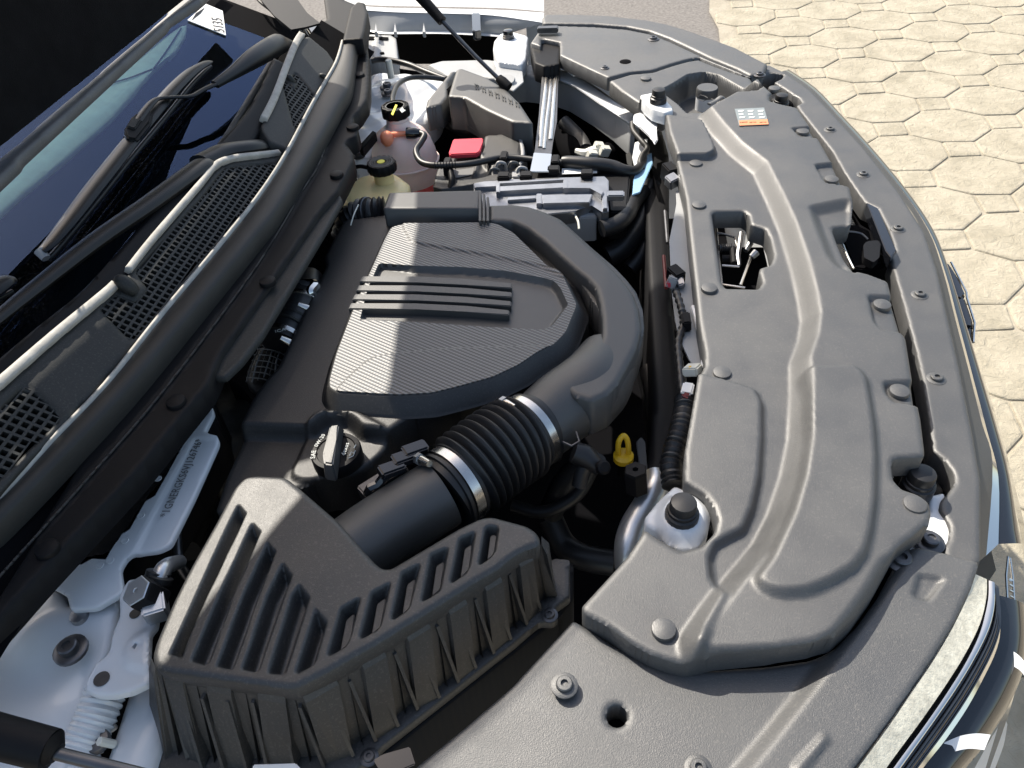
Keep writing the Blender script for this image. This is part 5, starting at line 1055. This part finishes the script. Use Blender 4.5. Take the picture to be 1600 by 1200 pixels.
# ---- hoses and clutter in the dark of the bay
hoses = [([(940, 358, .95), (965, 350, .95), (980, 335, .95), (990, 315, .94), (1005, 300, .93)], .015, 'rubber'), ([(950, 400, .88), (975, 385, .89), (1000, 350, .9), (1010, 310, .91), (1020, 290, .92)], .02, 'rubber'),
         ([(985, 420, .85), (1005, 395, .87), (1012, 360, .88)], .016, 'rubber'), ([(1000, 560, .75), (1030, 560, .76), (1045, 600, .78), (1030, 720, .78)], .03, 'black'), ([(1018, 580, .82), (1030, 640, .82), (1040, 720, .82)], .02, 'rubber'),
         ([(860, 800, .85), (880, 760, .9), (905, 730, .93), (925, 710, .95)], .017, 'rubber'), ([(800, 790, .88), (850, 800, .88), (900, 775, .9), (925, 735, .93), (937, 715, .95)], .0085, 'rubber'), ([(860, 810, .8), (880, 850, .78), (910, 870, .78), (960, 880, .78)], .018, 'rubber'),
         ([(560, 760, .85), (620, 760, .84), (700, 740, .84)], .016, 'rubber'), ([(640, 660, .9), (665, 690, .9), (660, 730, .88)], .012, 'rubber'), ([(200, 880, .9), (210, 870, .9), (225, 880, .88), (240, 900, .86)], .006, 'duct'),
         ([(290, 860, .85), (310, 800, .84), (330, 740, .84)], .02, 'black'), ([(690, 180, .9), (720, 200, .9), (745, 205, .9), (770, 215, .88)], .018, 'rubber'), ([(880, 210, .85), (900, 240, .86), (930, 250, .86), (960, 240, .84)], .03, 'dark'),
         ([(870, 130, .85), (905, 160, .84), (930, 150, .84), (960, 190, .83)], .02, 'duct'), ([(880, 190, .9), (905, 215, .88), (915, 235, .88)], .016, 'duct'), ([(460, 360, .9), (500, 340, .9), (530, 360, .88)], .03, 'dark')]
bayw = None
for i, (L, r_, m_) in enumerate(hoses):
    o = tube('bay_hose', pt(L), r_, M_[m_], car, seg=14)
def crimp(L, r0, m, parent, amp=.0016, fr=1.9, n=14, nm='conduit'):
    b_ = smooth_poly(np.array(pt(L)), n, False); return tube(nm, [p for p in b_], [r0+amp*math.sin(i*fr) for i in range(len(b_))], m, parent, seg=16, sm=False)
cond = crimp([(1053, 760, .985), (1049, 730, .99), (1055, 700, .995), (1064, 670, 1.0), (1070, 640, 1.0), (1071, 625, 1.0)], .0125, M_['rubber'], car, n=12); cond['label'] = 'corrugated wiring conduit beside the near cover edge'
c2 = crimp([(1071, 625, 1.0), (1066, 610, 1.0), (1062, 570, 1.0), (1060, 535, 1.0), (1068, 505, 1.005), (1064, 480, 1.01), (1056, 455, 1.01)], .005, M_['rubber'], cond, .0009, 1.9, 10)
for (x, y, s, m) in ((1056, 430, (.018, .026, .022), 'black'), (1050, 440, (.014, .02, .016), 'plug'), (1047, 443, (.008, .012, .010), 'red'), (1062, 436, (.01, .03, .012), 'alu'), (1072, 503, (.012, .022, .02), 'black'), (1082, 578, (.02, .022, .012), 'pale'), (1078, 580, (.006, .008, .016), 'yellow'), (1074, 612, (.014, .02, .016), 'paper'), (1071, 621, (.010, .012, .012), 'redwire'), (1046, 271, (.02, .03, .03), 'black'), (1050, 283, (.02, .02, .02), 'alu')):
    box('plug_connector', P(x, y, 1.008), s, M_[m], cond, rot=(random.uniform(-.4, .4), random.uniform(-.4, .4), random.uniform(-.6, .6)))
rad_edge = prism('radiator_support', [(1056, 298), (1068, 296), (1078, 375), (1084, 445), (1093, 500), (1103, 552), (1101, 580), (1092, 585), (1076, 560), (1062, 530), (1055, 500), (1049, 450), (1046, 375), (1052, 345), (1057, 318)], H(.998), -.003, 0, M_['greypaint'], car, .001, label='edge of the radiator support, white paint greyed to look shaded')  # shade put into the colour: the support itself is white
tube('support_lip', pt([(1083, 480, 1.004), (1090, 505, 1.004), (1100, 552, 1.004), (1098, 578, 1.004)]), .004, M_['white'], rad_edge, seg=8)
prism('support_tab', [(1046, 690), (1056, 640), (1062, 642), (1058, 700), (1052, 712), (1044, 705)], H(.985), -.003, 0, M_['white'], rad_edge, .001)
prism('blue_film', [(1000, 248), (1018, 238), (1020, 255), (1000, 300), (988, 304), (990, 280)], H(.96), -.004, 0, M_['blueglass'], rad_edge, .001)
prism('pale_tab', [(992, 222), (1012, 216), (1008, 245), (992, 262), (988, 245)], H(.955), -.004, 0, M_['white'], rad_edge, .001)
fan = relief('radiator_shroud', [(985, 200), (1030, 190), (1045, 240), (1046, 300), (1045, 380), (1050, 480), (1058, 560), (1070, 640), (1050, 700), (1030, 760), (1010, 760), (1020, 640), (1018, 520), (1010, 400), (1008, 300), (1012, 250)], M_['black'], car, z=.93, res=.008, skirt=.2, er=.005, r=.01, label='dark radiator shroud in the gap behind the front cover')
for p in ((1039, 330), (1037, 400)): tube('red_wire', pt([(p[0], p[1], .97), (p[0]+2, p[1]+25, .97), (p[0]+4, p[1]+50, .97)]), .003, M_['redwire'] if p[1] > 350 else M_['darksteel'], fan, seg=8)
text('hose_lettering', 'KSS1', H(.86), (1040, 660), (1040, 630), .012, M_['greyprint'], fan, h=.002)
# yellow dipstick
dip = tube('dipstick', pt([(970, 716, .93), (966, 706, .945), (967, 690, .96), (974, 681, .965), (980, 688, .96), (982, 704, .945), (980, 716, .93)]), .0036, M_['yellow'], car, seg=12, label='yellow looped dipstick handle standing in the dark bay')
lathe('dipstick_collar', [(.013, -.004), (.013, .003), (.008, .006), (.0001, .006)], P(974, 714, .935), (0, 0, 1), M_['yellow'], dip, 20); tube('dipstick_tube', pt([(974, 716, .93), (972, 722, .8), (970, 740, .7)]), .006, M_['dark'], dip, seg=10)
# alloy pipe with capped valve
ap = tube('alloy_pipe', pt([(1022, 742, .93), (1024, 760, .93), (1010, 790, .92), (990, 825, .91), (982, 860, .9), (985, 900, .87)]), [.014, .0165, .017, .0175, .0175, .0175], M_['silver'], car, seg=28, label='bright alloy refrigerant pipe with a black hexagonal cap')
lathe('valve_cap', [(.0145, -.03), (.0145, 0), (.013, .003), (.004, .003), (.003, -.002), (.0001, -.002)], P(993, 736, .975), (-.1, .1, 1), M_['black'], ap, 6, poly=True)
tube('valve_stem', [P(998, 760, .94), P(1004, 775, .92)], .008, M_['silver'], ap, sm=False)
prism('dark_tag', [(994, 690), (1002, 682), (1008, 690), (1012, 735), (1000, 735)], H(.9), -.004, 0, M_['duct'], ap, .001)
# hose connector under the bellows
hc = tube('hose_connector', pt([(896, 706, .99), (912, 712, .985), (925, 722, .98), (938, 734, .975)]), [.013, .0145, .011, .0085], M_['rubber'], car, seg=16, sm=False, label='black hose connector below the intake duct')
tube('connector_arm', pt([(918, 724, .975), (910, 738, .965), (905, 760, .95)]), [.010, .0095, .0095], M_['rubber'], hc, seg=14)
lathe('end_plug', [(.009, 0), (.009, .006), (.006, .008), (.0001, .008)], P(940, 731, .985), (.5, -.4, .7), M_['black'], hc, 16)
# airflow sensor and its clips on the outlet pipe
sen = tube('sensor_bracket', pt([(572, 772, 1.01), (578, 762, 1.02), (590, 757, 1.02), (603, 742, 1.03), (620, 728, 1.03), (640, 712, 1.03), (656, 698, 1.03)]), [.004, .005, .005, .006, .006, .006, .004], M_['gloss'], car, seg=6, sm=False, label='black sensor bracket with clips along the outlet pipe')
for x, y, a in ((612, 733, .7), (632, 716, .7), (648, 703, .7)): box('sensor_clip', P(x, y, 1.033), (.03, .016, .012), M_['gloss'], sen, rot=(.1, .2, a))
box('sensor_body', P(618, 745, 1.01), (.03, .02, .02), M_['rubber'], sen, rot=(0, 0, .7)); box('sensor_body', P(590, 762, 1.0), (.04, .022, .02), M_['darksteel'], sen, rot=(0, 0, .8))
gp = prism('gasket_plate', [(638, 682), (652, 672), (676, 672), (677, 684), (668, 692), (640, 694)], H(.93), -.01, 0, M_['duct'], car, .002, label='grey stippled plate between engine cover and bellows')
prism('gasket_plate_low', [(600, 700), (650, 698), (655, 715), (625, 730), (608, 728)], H(.92), -.01, 0, M_['black'], gp, .002)
# white printed tag and small metal bits behind the control unit
tg = tube('pale_plugs', pt([(900, 236, .93), (915, 240, .93), (930, 236, .935), (945, 240, .93)]), [.006, .01, .011, .009], M_['pale'], car, seg=8, label='pale plastic plugs in the shadow behind the battery')
for p in ((935, 230), (945, 236), (925, 243)): box('plug_block', P(p[0], p[1], .94), (.02, .016, .02), M_['pale'], tg, rot=(.2, .3, .4))
prism('metal_tab', [(978, 240), (984, 236), (990, 250), (987, 262), (980, 255)], H(.94), -.003, 0, M_['seal'], tg, .001)
rf = prism('inner_wing_lip', [(870, 108), (900, 118), (940, 145), (1000, 185), (1030, 200), (1024, 208), (990, 196), (940, 163), (900, 135), (868, 122)], H(.965), -.003, 0, M_['white'], car, .001, label='white lip below the far fender panel')
tube('splash', pt([(884, 108, .985), (892, 112, .985), (897, 118, .982)]), [.003, .006, .003], M_['paper'], rf, seg=6)
# bay side walls so that the dark has depth
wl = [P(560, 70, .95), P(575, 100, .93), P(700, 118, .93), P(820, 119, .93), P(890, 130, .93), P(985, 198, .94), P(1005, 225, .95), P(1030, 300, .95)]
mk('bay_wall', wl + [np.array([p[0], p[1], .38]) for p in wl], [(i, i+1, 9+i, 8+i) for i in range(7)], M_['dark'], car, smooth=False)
